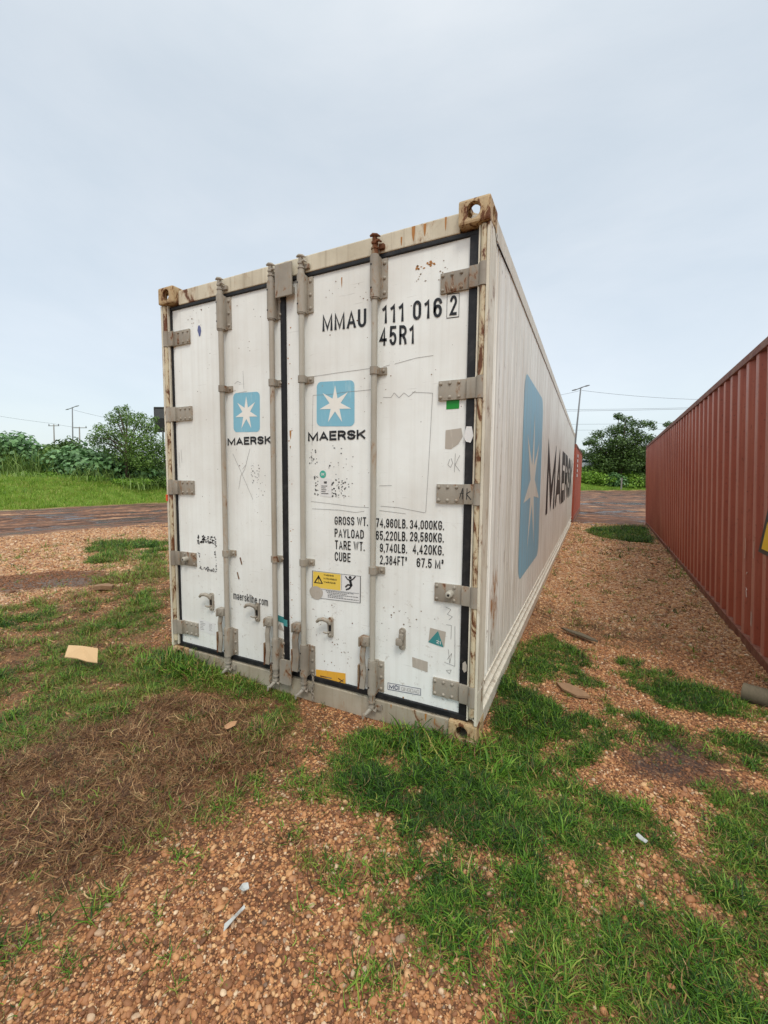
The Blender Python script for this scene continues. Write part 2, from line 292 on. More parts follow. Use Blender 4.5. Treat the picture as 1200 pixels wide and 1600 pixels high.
def text_shape(txt, t=.13, gap=.10, ws=1.):
    bm = bmesh.new(); lay = bm.verts.layers.int.new('lay'); x0 = 0; ln = 0; t2 = t/2
    for ch in txt:
        w_, st = GL[ch]; w_ = w_*ws if ch not in '.,!Iil' else max(w_, t); cw = max(w_-t, 0)
        for P in st:
            Q = [(x0+t2+x*cw, t2+y*(1-t)) for x, y in P]; n = len(Q); closed = math.hypot(Q[0][0]-Q[-1][0], Q[0][1]-Q[-1][1]) < 1e-6; ln += 1; rows = []
            for i in range(n):
                a = Q[i-1] if i else (Q[-2] if closed else None); c = Q[i+1] if i < n-1 else (Q[1] if closed else None); p = Q[i]
                d1 = None if a is None else Vector((p[0]-a[0], p[1]-a[1])).normalized(); d2 = None if c is None else Vector((c[0]-p[0], c[1]-p[1])).normalized()
                ext = 0
                if d1 is None: d1 = d2; ext = -t2*.9
                elif d2 is None: d2 = d1; ext = t2*.9
                n1 = Vector((-d1.y, d1.x)); n2 = Vector((-d2.y, d2.x)); m = n1+n2
                if m.length < .3: m = n1.copy()
                m.normalize(); k_ = min(1/max(m.dot(n1), .35), 1.9)
                if ch in '0O1234567890BCDEFGLPRSUQT' and len(P) == 2: ext = 0 if False else ext
                pp = Vector(p)+(d1*ext if P[0] is not None else 0)
                rows.append([bm.verts.new((pp.x+m.x*t2*k_, pp.y+m.y*t2*k_, 0)), bm.verts.new((pp.x-m.x*t2*k_, pp.y-m.y*t2*k_, 0))])
                for v in rows[-1]: v[lay] = ln; v.co.z = ln*.00008
            for A_, B_ in zip(rows, rows[1:]): bm.faces.new((A_[0], A_[1], B_[1], B_[0]))
        x0 += w_+gap
    lo = min(v.co.y for v in bm.verts)
    for v in bm.verts: 
        if ',' not in txt: v.co.y = min(max(v.co.y, 0), 1)
    me = bpy.data.meshes.new('lettering'); bm.to_mesh(me); bm.free(); return me
LAYDIR = [(0., -1., 0.)]
def quadmap(me, quad, wfn):
    co = np.zeros(len(me.vertices)*3); me.vertices.foreach_get('co', co); co = co.reshape(-1, 3)
    lo, hi = co.min(0), co.max(0); lo[1] = 0.; hi[1] = 1.; lay = co[:, 2]; u = (co[:, 0]-lo[0])/(hi[0]-lo[0]); v = (co[:, 1]-lo[1])/(hi[1]-lo[1])
    TL, TR, BR, BL = [np.array(p, float) for p in quad]
    P = ((1-u)*v)[:, None]*TL + (u*v)[:, None]*TR + (u*(1-v))[:, None]*BR + ((1-u)*(1-v))[:, None]*BL
    out = np.array([wfn(a, b) for a, b in P]); out = out+lay[:, None]*np.array(LAYDIR[0]); me.vertices.foreach_set('co', out.ravel()); me.update()
DOORY = .060
def on_door(d=.0015): return lambda a, b: (a, DOORY-d, b)
def lettering(txt, quad, parent, mat=None, bold=.13, spacing=.10, wfn=None, name='lettering', ws=1.):
    me = text_shape(txt, bold, spacing, ws); quadmap(me, quad, wfn or on_door(.0022)); me.name = name
    return link(name, me, mat or M['ink'], parent)
def rq(x0, x1, z0, z1): return [(x0, z1), (x1, z1), (x1, z0), (x0, z0)]
def plate(name, polys, mat, parent, wfn=None, smooth=False):
    bm = bmesh.new(); wfn = wfn or on_door()
    for poly in polys:
        bm.faces.new([bm.verts.new(wfn(a, b)) for a, b in poly])
    bmesh.ops.triangulate(bm, faces=bm.faces)
    me = bpy.data.meshes.new(name); bm.to_mesh(me); bm.free(); return link(name, me, mat, parent)
def rounded(x0, x1, z0, z1, r, n=5):
    P = []
    for cx, cz, a in ((x1-r, z1-r, 0), (x0+r, z1-r, 90), (x0+r, z0+r, 180), (x1-r, z0+r, 270)):
        for i in range(n+1): t = math.radians(a+90*i/n); P.append((cx+r*math.cos(t), cz+r*math.sin(t)))
    return P
def warp(poly, box, quad):
    x0, x1, z0, z1 = box; TL, TR, BR, BL = [np.array(p, float) for p in quad]; out = []
    for a, b in poly:
        u = (a-x0)/(x1-x0); v = (b-z0)/(z1-z0)
        out.append(tuple((1-u)*v*TL+u*v*TR+u*(1-v)*BR+(1-u)*(1-v)*BL))
    return out
def star(cx, cz, R, r, n=7, rot=0, sx=1):
    P = []
    for i in range(2*n):
        a = math.pi/2+rot+i*math.pi/n; q = R if i % 2 == 0 else r; P.append((cx+sx*q*math.cos(a), cz+q*math.sin(a)))
    return P
def fan(poly, c): return [[c, poly[i], poly[(i+1) % len(poly)]] for i in range(len(poly))]
def stroke(pts, w):
    out = []
    for (a, b), (c, d) in zip(pts, pts[1:]):
        dx, dz = c-a, d-b; l = math.hypot(dx, dz) or 1; nx, nz = -dz/l*w/2, dx/l*w/2
        out.append([(a-nx, b-nz), (a+nx, b+nz), (c+nx, d+nz), (c-nx, d-nz)])
    return out
def speckle(x0, x1, z0, z1, n, s, rag=True):
    P = []
    for _ in range(n):
        a, b_ = random.uniform(x0, x1), random.uniform(z0, z1); r_ = random.uniform(.4, 1)*s; t0 = random.random()*6; e_ = random.uniform(.3, 1)
        P.append([(a+r_*math.cos(t0+t)*(1 if rag else 1), b_+r_*e_*math.sin(t0+t)) for t in (0, 1.1, 2.3, 3.4, 4.6, 5.5)])
    return P
def frame_poly(box, t):
    x0, x1, z0, z1 = box
    return [[(x0, z1-t), (x0, z1), (x1, z1), (x1, z1-t)], [(x0, z0), (x0, z0+t), (x1, z0+t), (x1, z0)], [(x0, z0+t), (x0, z1-t), (x0+t, z1-t), (x0+t, z0+t)], [(x1-t, z0+t), (x1-t, z1-t), (x1, z1-t), (x1, z0+t)]]

# ------------------------------------------------------------------ the white refrigerated container
W, H, LEN = 2.438, 2.80, 12.22
white = empty('shipping_container', (0, 0, 0))
tag(white, 'long white refrigerated container with seven pointed star emblems, its closed double doors facing the camera', 'shipping container', 'shipping containers in the yard')

def casting_mesh():
    b = MB(); b.box(-.162, 0, 0, .178, 0, .118, .012)
    me = bpy.data.meshes.new('c'); b.bm.to_mesh(me); b.bm.free(); o = bpy.data.objects.new('c', me); COL.objects.link(o)
    def stad(cx, cz, w, h, n=8):
        r = w/2; P = []
        for i in range(n+1): t = math.pi*i/n; P.append((cx+r*math.cos(t), cz+h/2-r+r*math.sin(t)))
        for i in range(n+1): t = math.pi+math.pi*i/n; P.append((cx+r*math.cos(t), cz-h/2+r+r*math.sin(t)))
        return P
    cut = []
    c1 = MB().box(-.134, -.028, .028, .15, .028, .09); cut.append(c1)
    c2 = MB().prism(stad(-.085, .060, .068, .082), -.02, .05); cut.append(c2)
    c3 = MB().prism([(x, z) for x, z in stad(0, 0, .060, .082)], -.06, .06, Matrix.Translation((0, .089, .060)) @ Matrix.Rotation(math.pi/2, 4, 'Z')); cut.append(c3)
    c4 = MB().prism(stad(0, 0, .064, .11), -.05, .05, Matrix.Translation((-.083, .089, .118)) @ Matrix.Rotation(math.pi/2, 4, 'X')); cut.append(c4)
    for c in cut:
        bmesh.ops.recalc_face_normals(c.bm, faces=c.bm.faces)
        m2 = bpy.data.meshes.new('k'); c.bm.to_mesh(m2); c.bm.free(); o2 = bpy.data.objects.new('k', m2); COL.objects.link(o2)
        md = o.modifiers.new('b', 'BOOLEAN'); md.object = o2; md.operation = 'DIFFERENCE'; md.solver = 'EXACT'
        bpy.context.view_layer.update()
        n = bpy.data.meshes.new_from_object(o.evaluated_get(bpy.context.evaluated_depsgraph_get()))
        o.modifiers.clear(); o.data = n; bpy.data.objects.remove(o2)
    me = o.data; bpy.data.objects.remove(o); return me
CAST = casting_mesh()
def casting(x, y, z, fx, fy, fz, mat, parent, w=W):
    me = CAST.copy(); co = np.zeros(len(me.vertices)*3); me.vertices.foreach_get('co', co); co = co.reshape(-1, 3)
    co = co*np.array([fx, fy, fz])+np.array([x, y, z]); me.vertices.foreach_set('co', co.ravel())
    if fx*fy*fz < 0: me.flip_normals()
    me.update(); return link('corner_casting', me, mat, parent)
for (x, fx) in ((0, 1), (-W, -1)):
    for (y, fy) in ((0, 1), (LEN, -1)):
        casting(x, y, H-.118, fx, fy, 1, M['casting'] if (x == 0) else M['castingl'], white)
        casting(x, y+(.022 if y == 0 else 0), .070, fx, fy, -1, M['castingl'], white)
MB().box(-.160, -.012, .062, .15, -.09, -.034).build('base_pad', M['sill'], white)
# header, sill and the two door posts
b = MB(); b.box(-W+.164, -.164, .046, .16, 2.672, 2.772, .006); b.build('header_rail', M['frame'], white)
b = MB(); b.box(-W+.164, -.164, .040, .16, -.10, .062, .004); b.box(-W+.166, -.166, .058, .15, .058, .088); b.build('door_sill', M['sill'], white)
for s, x0 in ((1, 0.), (-1, -W)):
    X = (lambda a: x0 - s*a)
    def bx(b, a0, a1, *r, **kk):
        p, q = sorted((X(a0), X(a1))); b.box(p, q, *r, **kk)
    b = MB()
    bx(b, .001, .018, .020, .16, .072, H-.120, bev=.004)           # outer flange
    bx(b, .018, .062, .052, .16, .090, H-.120)                     # recessed web
    bx(b, .053, .062, .034, .052, .090, H-.120)                    # inner lip
    b.build('corner_post', M['post'], white)
    b = MB()
    zs = [.231, .782, 1.333, 1.885, 2.44]; hh = .058
    lo = .12
    for zc in zs+[2.70]:
        hi = zc-hh if zc < 2.69 else 2.675
        b.cyl((X(.034), .034, lo), (X(.034), .034, hi), .0165, seg=12); lo = zc+hh
    b.build('hinge_tube', M['postrust'], white, angle=40)
def drip(x, z1, z0, w): return [(x-w*.5, z1), (x+w*.5, z1), (x+w*.42, z1*.6+z0*.4), (x+w*.2, z0+.01), (x, z0), (x-w*.25, z0+.015), (x-w*.45, z1*.5+z0*.5)]
# door leaves
SX0, SX1 = -1.335, -1.295
RSTREAK = 1
doors = {}
def door(name, x0, x1):
    b = MB(); b.box(x0, x1, DOORY, .135, .104, 2.648, .003); o = b.build('door', M['door'], white)
    return o
dl = door('l', -2.362, SX0); dr = door('r', SX1, -.110)
dr['label'] = 'wider right door leaf with the container number and weights'
def ring_gasket(parent, x0, x1, z0, z1, ox0, ox1, oz0, oz1):
    b = MB()
    b.box(ox0, ox1, .048, .10, z1, oz1, .004); b.box(ox0, ox1, .048, .10, oz0, z0, .004)
    if ox0 < x0: b.box(ox0, x0, .049, .10, z0, z1)
    if ox1 > x1: b.box(x1, ox1, .049, .10, z0, z1)
    return b.build('gasket', M['rubber'], parent)
ring_gasket(dl, -2.362, SX0, .104, 2.648, -2.384, SX0, .070, 2.670)
ring_gasket(dr, SX1, -.110, .104, 2.648, SX0+.001, -.063, .070, 2.670)
MB().box(SX0+.002, SX1-.002, .046, .10, .106, 2.646, .005).build('gasket', M['rubber'], dr)
plate('rust_streak', [drip(-.42, 2.768, 2.690, .020), drip(-.355, 2.765, 2.70, .016), drip(-.66, 2.76, 2.72, .008), drip(-.24, 2.77, 2.70, .010), drip(-.49, 2.73, 2.68, .010)], M['streak'], white, lambda a, b: (a, .0448, b))
plate('rust_streak', [drip(-.30, .06, .01, .012), drip(-.15, .06, -.01, .016), drip(-.52, .06, .03, .008), drip(-.245, .045, .0, .006)], M['streak'], white, lambda a, b: (a, .0388, b))
plate('rust_streak', [drip(-.19, .106, .08, .018), drip(-.45, .115, .10, .010)]+speckle(-.41, -.36, 2.545, 2.575, 8, .009)+speckle(-.345, -.30, 2.55, 2.575, 8, .009)+[drip(-.88, 2.60, 2.54, .008), drip(-1.27, 1.72, 1.66, .014), drip(-1.272, 1.62, 1.60, .008)]+speckle(-1.285, -1.255, .2, 2.4, 30, .006), M['streak'], dr, on_door(.0014))
# hinges
BOLT = []
def bolt(loc, r, parent):
    if not BOLT:
        bm = bmesh.new(); bmesh.ops.create_uvsphere(bm, u_segments=12, v_segments=8, radius=1); me = bpy.data.meshes.new('bolt'); bm.to_mesh(me); bm.free(); me.materials.append(M['hard']); me.polygons.foreach_set('use_smooth', [True]*len(me.polygons)); BOLT.append(me)
    o = bpy.data.objects.new('bolt', BOLT[0]); COL.objects.link(o); o.parent = parent; o.location = loc; o.scale = (r*1.12, r*.95, r*1.12); return o
def hinge(parent, side, zc, bumper=False):
    X = (lambda a: -a) if side > 0 else (lambda a: -W+a)
    def bx(b, a0, a1, *r, bev=0):
        p, q = sorted((X(a0), X(a1))); b.box(p, q, *r, bev=bev)
    b = MB(); bx(b, .100, .264, .046, DOORY+.001, zc-.052, zc+.052, bev=.003)
    bx(b, .018, .102, .030, .048, zc-.053, zc+.053, bev=.003); bx(b, .096, .106, .030, .052, zc-.053, zc+.053, bev=.003)
    b.cyl((X(.034), .036, zc-.056), (X(.034), .036, zc+.056), .0235, seg=16)
    o = b.build('hinge', M['hard'], parent, angle=35)
    for a in (.250, .200, .150):
        for dz in (.036, -.036):
            if bumper and a == .200: continue
            bolt((X(a), .046, zc+dz), .0085, o)
    if bumper:
        b = MB(); b.cyl((X(.172), .048, zc), (X(.172), .012, zc), .021, .019, 20); b.cyl((X(.172), .012, zc), (X(.172), .006, zc), .019, .013, 20)
        b.build('door_bumper', M['rodgrey'], o, angle=40); MB().cyl((X(.172), .0085, zc), (X(.172), .005, zc), .007, seg=12).build('bumper_hole', M['dark'], o)
for zc in (.231, .782, 1.333, 1.885, 2.44):
    hinge(white, 1, zc, zc == .782); hinge(white, -1, zc, zc == .782)
# locking rods
def locking_rod(x, mat, kind):
    r = empty('locking_rod', (0, 0, 0)); r.parent = white
    yc = .020
    MB().cyl((x, yc, .10), (x, yc, 2.66), .0178, seg=18).build('rod', mat, r, angle=40)
    for z0, z1, top in ((2.425, 2.648, 1), (.108, .312, 0)):
        b = MB(); b.cyl((x, yc, z0), (x, yc, z1), .0275, seg=20)
        b.box(x-.0275, x+.0275, yc, DOORY, z0, z1, .002)
        b.box(x-.044, x+.064, .050, DOORY+.001, z0+.004, z1-.004, .004)
        b.cyl((x, yc, z0-.008), (x, yc, z0), .024, seg=20); b.cyl((x, yc, z1), (x, yc, z1+.008), .024, seg=20)
        o = b.build('rod_bracket', M['hard'], r, angle=35)
        for t in (.14, .5, .86): bolt((x+.047, .050, z0+(z1-z0)*t), .0095, r)
        for t in (.22, .78): MB().cyl((x-.010, yc-.0270, z0+(z1-z0)*t), (x-.010, yc-.020, z0+(z1-z0)*t), .0055, seg=8).build('drain_hole', M['dark'], o)
    for zc in (2.026, .868):
        b = MB(); b.cyl((x, yc, zc-.021), (x, yc, zc+.021), .025, seg=18); b.box(x-.025, x+.025, yc, DOORY, zc-.020, zc+.020, .002)
        b.box(x-.034, x+.064, .048, DOORY+.001, zc-.021, zc+.021, .004)
        b.ball((x+.046, .047, zc), .010, (1, .7, 1)); b.build('rod_clamp', M['hard'], r, angle=35)
    # cams: collar, ribbed neck, hooked cam with the keeper behind
    for sgn, z0 in ((1, 2.656), (-1, .100)):
        b = MB(); Z = (lambda d: z0+d) if sgn > 0 else (lambda d: z0-d*1.22)
        b.cyl((x, yc, Z(0)), (x, yc, Z(.030)), .021, .018, 16); b.cyl((x, yc, Z(.030)), (x, yc, Z(.038)), .022, seg=16)
        b.cyl((x, yc, Z(.038)), (x, yc, Z(.060)), .015, seg=14)
        if sgn > 0:
            b.box(x-.015, x+.015, yc-.018, yc+.016, Z(.055), Z(.070), .004); b.box(x-.010, x+.012, yc-.016, yc+.014, Z(.068), Z(.094), .004)
            b.tube([(x-.024, yc-.012, Z(.100)), (x-.006, yc-.014, Z(.103)), (x+.016, yc-.010, Z(.098)), (x+.036, yc-.004, Z(.090))], [.006, .010, .010, .003], 8)
            b.tube([(x+.008, yc-.010, Z(.066)), (x+.028, yc-.008, Z(.070)), (x+.042, yc-.002, Z(.060))], [.008, .008, .004], 8)
            b.box(x+.018, x+.052, yc+.006, .047, Z(.030), Z(.058), .004)
        else:
            b.box(x-.016, x+.016, yc-.018, yc+.016, Z(.070), Z(.055), .004)
            b.tube([(x, yc, Z(.066)), (x-.012, yc-.016, Z(.080)), (x-.030, yc-.034, Z(.098))], [.014, .013, .009], 10)
            b.link_ring((x-.038, yc-.042, Z(.104)), .010, .006, (0.3, .5, .8), 1.1)
            b.tube([(x+.004, yc-.004, Z(.070)), (x+.024, yc, Z(.080)), (x+.030, yc+.006, Z(.060))], [.010, .010, .005], 8)
            b.box(x+.030, x+.058, yc+.006, .039, Z(.052), Z(.070), .005)
        b.build('cam', M['iron'] if (sgn > 0 and kind == 3) else M['hard'], r, angle=40)
    # handle hanging from its hub
    hz_ = .435
    b = MB()
    b.box(x-.070, x-.012, yc-.030, yc+.012, hz_-.028, hz_+.030, .008); b.box(x-.080, x-.070, yc-.034, yc+.018, hz_-.036, hz_+.022, .003)
    b.cyl((x-.036, yc-.036, hz_), (x-.036, yc-.026, hz_), .009, seg=12)
    hub = b.build('handle_hub', M['hard'], r, angle=35)
    b = MB(); wd = .017 if kind != 2 else .024
    pth = [(x-.052, yc-.016, hz_-.03), (x-.060, yc-.020, hz_-.09), (x-.058, yc-.018, hz_-.15), (x-.048, yc-.024, hz_-.205), (x-.058, yc-.026, hz_-.30)]
    prev = None
    for (a, c_, d_), (e_, f_, g_) in zip(pth, pth[1:]):
        v = [b.bm.verts.new(p) for p in ((a-wd, c_, d_), (a+wd, c_, d_), (e_+wd, f_, g_), (e_-wd, f_, g_), (a-wd, c_+.010, d_), (a+wd, c_+.010, d_), (e_+wd, f_+.010, g_), (e_-wd, f_+.010, g_))]
        for q in ((0, 1, 2, 3), (7, 6, 5, 4), (0, 3, 7, 4), (1, 5, 6, 2), (0, 4, 5, 1), (3, 2, 6, 7)): b.bm.faces.new([v[i] for i in q])
    b.build('handle', M['hard'], r)
    b = MB(); b.box(x-.088, x-.078, yc-.026, yc+.018, hz_-.31, hz_-.155, .003); b.build('handle_grip', M['iron'], r)
    return r
for i, (x, m) in enumerate(((-1.828, M['rod']), (-1.382, M['rod']), (-1.146, M['rodgrey']), (-.640, M['rodgrey']))): locking_rod(x, m, i)
# handle catches on the door skin
def catch(parent, x0, x1, z0, z1, shut=False):
    cx = x1-.020; b = MB(); b.prism(rounded(cx-.019, cx+.019, z0, z1, .018), .046, DOORY+.001)
    b.cyl((cx, .046, z1-.022), (cx, .034, z1-.022), .012, .009, 12); b.cyl((cx, .046, z0+.020), (cx, .036, z0+.020), .009, .007, 12)
    o = b.build('handle_catch', M['hard'], parent, angle=40)
    MB().box(cx-.009, cx+.009, .0435, .0465, (z0+z1)/2-.022, (z0+z1)/2+.016).build('catch_slot', M['dark'], o)
    b = MB()
    if shut:
        b.box(cx-.030, cx+.010, .014, .044, (z0+z1)/2-.034, (z0+z1)/2+.010, .010); b.box(cx-.012, cx+.014, .02, .044, (z0+z1)/2, z1-.03, .006)
    else:
        b.tube([(cx, .040, z1-.040), (cx-.004, .026, z1-.018), (cx-.030, .014, z1-.006), (cx-.060, .008, z1-.012), (cx-.078, .010, z1-.030)], [.012, .013, .013, .012, .009], 10)
        b.tube([(cx-.004, .044, z0+.036), (cx-.020, .028, z0+.034), (cx-.038, .024, z0+.040)], [.007, .006, .005], 8)
    b.build('catch_lever', M['hard'], o, angle=50)
catch(dl, -2.13, -1.999, .408, .545); catch(dl, -1.666, -1.550, .397, .531); catch(dr, -1.046, -.939, .390, .524); catch(dr, -.505, -.438, .405, .538, True)
# overlap plates over the door joint
b = MB(); b.box(-1.342, -1.209, .006, .018, 2.543, 2.742, .004); b.box(-1.338, -1.215, .018, .046, 2.56, 2.60); b.build('overlap_plate', M['hard'], dr)
b = MB(); b.prism(rounded(-1.338, -1.242, .020, .190, .014), .004, .016); b.box(-1.32, -1.26, .016, .046, .10, .14); b.build('overlap_plate', M['hard'], dr)
# chains
for x, m in ((-1.425, 'iron'), (-1.075, 'hard')):
    b = MB()
    for i in range(8): b.link_ring((x+.004*math.sin(i), .018+.003*math.cos(i*2), .125-i*.0225), .0075, .0032, (1, 0, 0) if i % 2 else (0, 1, .0), 1.7)
    b.build('chain', M[m], white)
# emblem squares and stars on the doors
def emblem(parent, box, quad, mats, wfn=None, d=.0018, rr=.12, tips=None):
    x0, x1, z0, z1 = box; w_, h_ = x1-x0, z1-z0
    mk = (lambda dd: (lambda a, b: (a, DOORY-dd, b))) if wfn is None else wfn
    sq = rounded(0, 1, 0, 1, rr)
    o = plate('emblem', [warp(sq, (0, 1, 0, 1), quad)], mats[0], parent, mk(.0012))
    stp = [(a, b) for a, b in star(.5, .48, .43, .15)]
    W_ = lambda P: warp(P, (0, 1, 0, 1), quad)
    c_ = W_([(.5, .47)])[0]; sp_ = W_(stp)
    plate('star', fan(sp_, c_), mats[1], o, mk(.0024))
    return o
# right leaf
emblem(dr, (0, 1, 0, 1), [(-1.062, 2.009), (-.791, 1.996), (-.790, 1.724), (-1.064, 1.737)], (M['blue'], M['star']))
lettering('MAERSK', [(-1.130, 1.706), (-.713, 1.702), (-.713, 1.645), (-1.130, 1.645)], dr, bold=.235, spacing=.17, ws=2.05)
lettering('MMAU', [(-1.018, 2.411), (-.713, 2.395), (-.713, 2.292), (-1.018, 2.307)], dr, bold=.155, spacing=.12)
lettering('111 016', [(-.612, 2.396), (-.254, 2.376), (-.254, 2.274), (-.612, 2.292)], dr, bold=.155, spacing=.19)
lettering('2', [(-.216, 2.376), (-.174, 2.373), (-.174, 2.272), (-.216, 2.275)], dr, bold=.155, spacing=.19)
plate('number_box', [warp(p, (0, 1, 0, 1), [(-.230, 2.388), (-.162, 2.383), (-.162, 2.259), (-.230, 2.262)]) for p in frame_poly((0, 1, 0, 1), .035)], M['ink'], dr)
lettering('45R1', [(-.630, 2.279), (-.414, 2.260), (-.414, 2.156), (-.630, 2.171)], dr, bold=.155, spacing=.19)
rows = [('GROSS WT.', -.931, -.694, 1.174, 1.122, 1.180, 1.126, [('74,960LB.', -.639, -.437, 1.177, 1.124, 1.180, 1.126), ('34,000KG.', -.423, -.219, 1.178, 1.127, 1.183, 1.131)]),
        ('PAYLOAD', -.931, -.722, 1.098, 1.043, 1.101, 1.047, [('65,220LB.', -.641, -.437, 1.102, 1.047, 1.108, 1.053), ('29,580KG.', -.423, -.219, 1.110, 1.055, 1.115, 1.061)]),
        ('TARE WT.', -.928, -.716, 1.024, .967, 1.028, .972, [('9,740LB.', -.614, -.437, 1.028, .976, 1.036, .982), ('4,420KG.', -.405, -.218, 1.040, .984, 1.046, .989)]),
        ('CUBE', -.930, -.815, .950, .892, .951, .894, [('2,384FT\u00b3', -.614, -.438, .957, .902, .963, .908), ('67.5 M\u00b3', -.378, -.218, .962, .909, .967, .913)])]
for t, a, b_, za, zb_, zc_, zd, nums in rows:
    lettering(t, [(a, za), (b_, zc_), (b_, zd), (a, zb_)], dr, bold=.15, spacing=.14)
    for t2, a, b_, za, zb_, zc_, zd in nums: lettering(t2, [(a, za), (b_, zc_), (b_, zd), (a, zb_)], dr, bold=.15, spacing=.14)
# warning label
wq = [(-1.103, .812), (-.742, .815), (-.743, .645), (-1.107, .632)]
wl = plate('warning_label', [warp(rounded(0, 1, 0, 1, .05), (0, 1, 0, 1), wq)], M['labelw'], dr, on_door(.0012))
wv = lambda P: warp(P, (0, 1, 0, 1), wq)
plate('label_print', [wv([(.02, .38), (.02, .97), (.60, .97), (.60, .38)])], M['yellow'], wl, on_door(.002))
tri = [[(.04, .55), (.14, .86), (.155, .80), (.075, .585)], [(.24, .55), (.14, .86), (.125, .80), (.205, .585)], [(.04, .55), (.24, .55), (.215, .585), (.065, .585)], [(.132, .75), (.148, .75), (.144, .66), (.136, .66)], [(.133, .64), (.147, .64), (.147, .615), (.133, .615)]]
_m = lambda P: [(.655+x/.362, .40+y/.172) for x, y in P]
man = [_m(p) for p in stroke([(.050, .066), (.060, .034)], .017)+stroke([(.048, .066), (.070, .078), (.088, .098)], .008)+stroke([(.048, .068), (.030, .074), (.016, .092)], .008)+stroke([(.060, .036), (.034, .040), (.016, .022)], .010)+stroke([(.060, .036), (.044, .016), (.020, .006)], .010)+[[(.050+.0105*math.cos(t), .086+.0105*math.sin(t)) for t in np.linspace(0, 6.283, 13)[:-1]]]]
fr = frame_poly((0, 1, 0, 1), .012)+[[(.62, .40), (.62, .97), (.625, .97), (.625, .40)], [(.03, .355), (.97, .355), (.97, .345), (.03, .345)]]
plate('label_symbol', [wv(p) for p in tri+man+fr], M['ink'], wl, on_door(.0027))
for t, q in (('WARNING', (.25, .46, .86, .92)), ('!ATENCI\u00d3N!', (.25, .52, .73, .79)), ('WARNUNG', (.25, .50, .60, .66))):
    lettering(t, wv([(q[0], q[3]), (q[1], q[3]), (q[1], q[2]), (q[0], q[2])]), wl, bold=.17, wfn=on_door(.0027))
fine = []
for r_, (a, b_) in enumerate(((.30, .86), (.32, .74), (.34, .96), (.34, .66), (.34, .97))):
    z_ = .30-.055*r_; x_ = a
    while x_ < b_:
        l_ = random.uniform(.012, .05); fine.append([(x_, z_), (x_, z_+.022), (min(x_+l_, b_), z_+.022), (min(x_+l_, b_), z_)]); x_ += l_+.010
plate('label_fine_print', [wv(p) for p in fine], M['inkgrey'], wl, on_door(.0027))
plate('mud_splat', [[(-1.072+.052*math.cos(t)*(1+.06*math.sin(3*t)), .668+.044*math.sin(t)) for t in np.linspace(0, 2*math.pi, 22)[:-1]]], M['resid'], dr, on_door(.0032))
yl = plate('yellow_label', [[(-1.078, .150), (-.850, .172), (-.850, .084), (-1.078, .066)]], M['amber'], dr, on_door(.0012))
plate('label_fine_print', stroke([(-1.045, .112), (-.955, .116)], .008)+stroke([(-.905, .128), (-.865, .112)], .007)+stroke([(-.90, .10), (-.862, .130)], .005), M['iron'], yl, on_door(.002))
ml = plate('maker_label', [[(-.553, .181), (-.338, .193), (-.339, .151), (-.553, .137)]], M['labelw'], dr, on_door(.0012))
mq = lambda P: warp(P, (0, 1, 0, 1), [(-.553, .181), (-.338, .193), (-.339, .151), (-.553, .137)])
plate('label_border', [mq(p) for p in [[(0, .93), (0, 1), (1, 1), (1, .93)], [(0, 0), (0, .07), (1, .07), (1, 0)], [(0, .07), (0, .93), (.014, .93), (.014, .07)], [(.986, .07), (.986, .93), (1, .93), (1, .07)]]], M['navy'], ml, on_door(.002))
lettering('MCI', mq([(.05, .82), (.36, .82), (.36, .18), (.05, .18)]), ml, M['navy'], bold=.20, spacing=.18, ws=1.7, wfn=on_door(.002))
lettering('QINGDAO', mq([(.42, .74), (.95, .74), (.95, .22), (.42, .22)]), ml, M['inkfaint'], bold=.09, ws=1.6, wfn=on_door(.002))
plate('green_tape', [rq(-.221, -.150, 1.787, 1.836)], M['green'], dr)
# triangle sticker, glue marks, dots
tr_ = plate('glue_patch', [[(-.290, .566), (-.196, .558), (-.204, .470), (-.298, .486)]], M['resid'], dr)
tp = plate('triangle_sticker', [[(-.242, .556), (-.208, .466), (-.300, .480)]], M['teal'], tr_, on_door(.0022))
lettering('21', [(-.252, .502), (-.224, .498), (-.224, .480), (-.252, .484)], tp, M['labelw'], .15, wfn=on_door(.003))
plate('glue_patch', [[(-.397, .372), (-.300, .362), (-.300, .300), (-.394, .312)]], M['resid'], dr)
plate('glue_patch', [[(-.222, 1.676), (-.135, 1.684), (-.127, 1.640), (-.150, 1.600), (-.190, 1.574), (-.223, 1.577)]], M['resid'], dr)
plate('peeled_sticker', [[(-.116, 1.640), (-.104, 1.690), (-.076, 1.688), (-.066, 1.640), (-.080, 1.604), (-.104, 1.610), (-.112, 1.625)]], M['labelw'], dr, lambda a, b: (a, .044+.01*(a+.1), b))
plate('peeled_sticker', [[(-.094, .402), (-.080, .416), (-.070, .395), (-.070, .362), (-.084, .350), (-.094, .366)]], M['resid'], dr, lambda a, b: (a, .0475, b))
dz_ = plate('round_sticker', [[(-1.018+.024*math.cos(t), 1.436+.024*math.sin(t)) for t in np.linspace(0, 2*math.pi, 17)[:-1]]], M['tealb'], dr, on_door(.0022))
lettering('OK', [(-1.031, 1.445), (-1.005, 1.445), (-1.005, 1.428), (-1.031, 1.428)], dz_, M['labelw'], .15, wfn=on_door(.003))
pl = plate('paper_label', [[(-1.041, 1.412), (-.955, 1.410), (-.955, 1.292), (-1.041, 1.300)]], M['labelw'], dr)
plate('label_fine_print', [rq(-1.010, -.988, 1.378, 1.392)]+[rq(-1.03, -1.03+random.uniform(.03, .065), 1.36-.012*i, 1.365-.012*i) for i in range(5)], M['inkgrey'], pl, on_door(.0022))
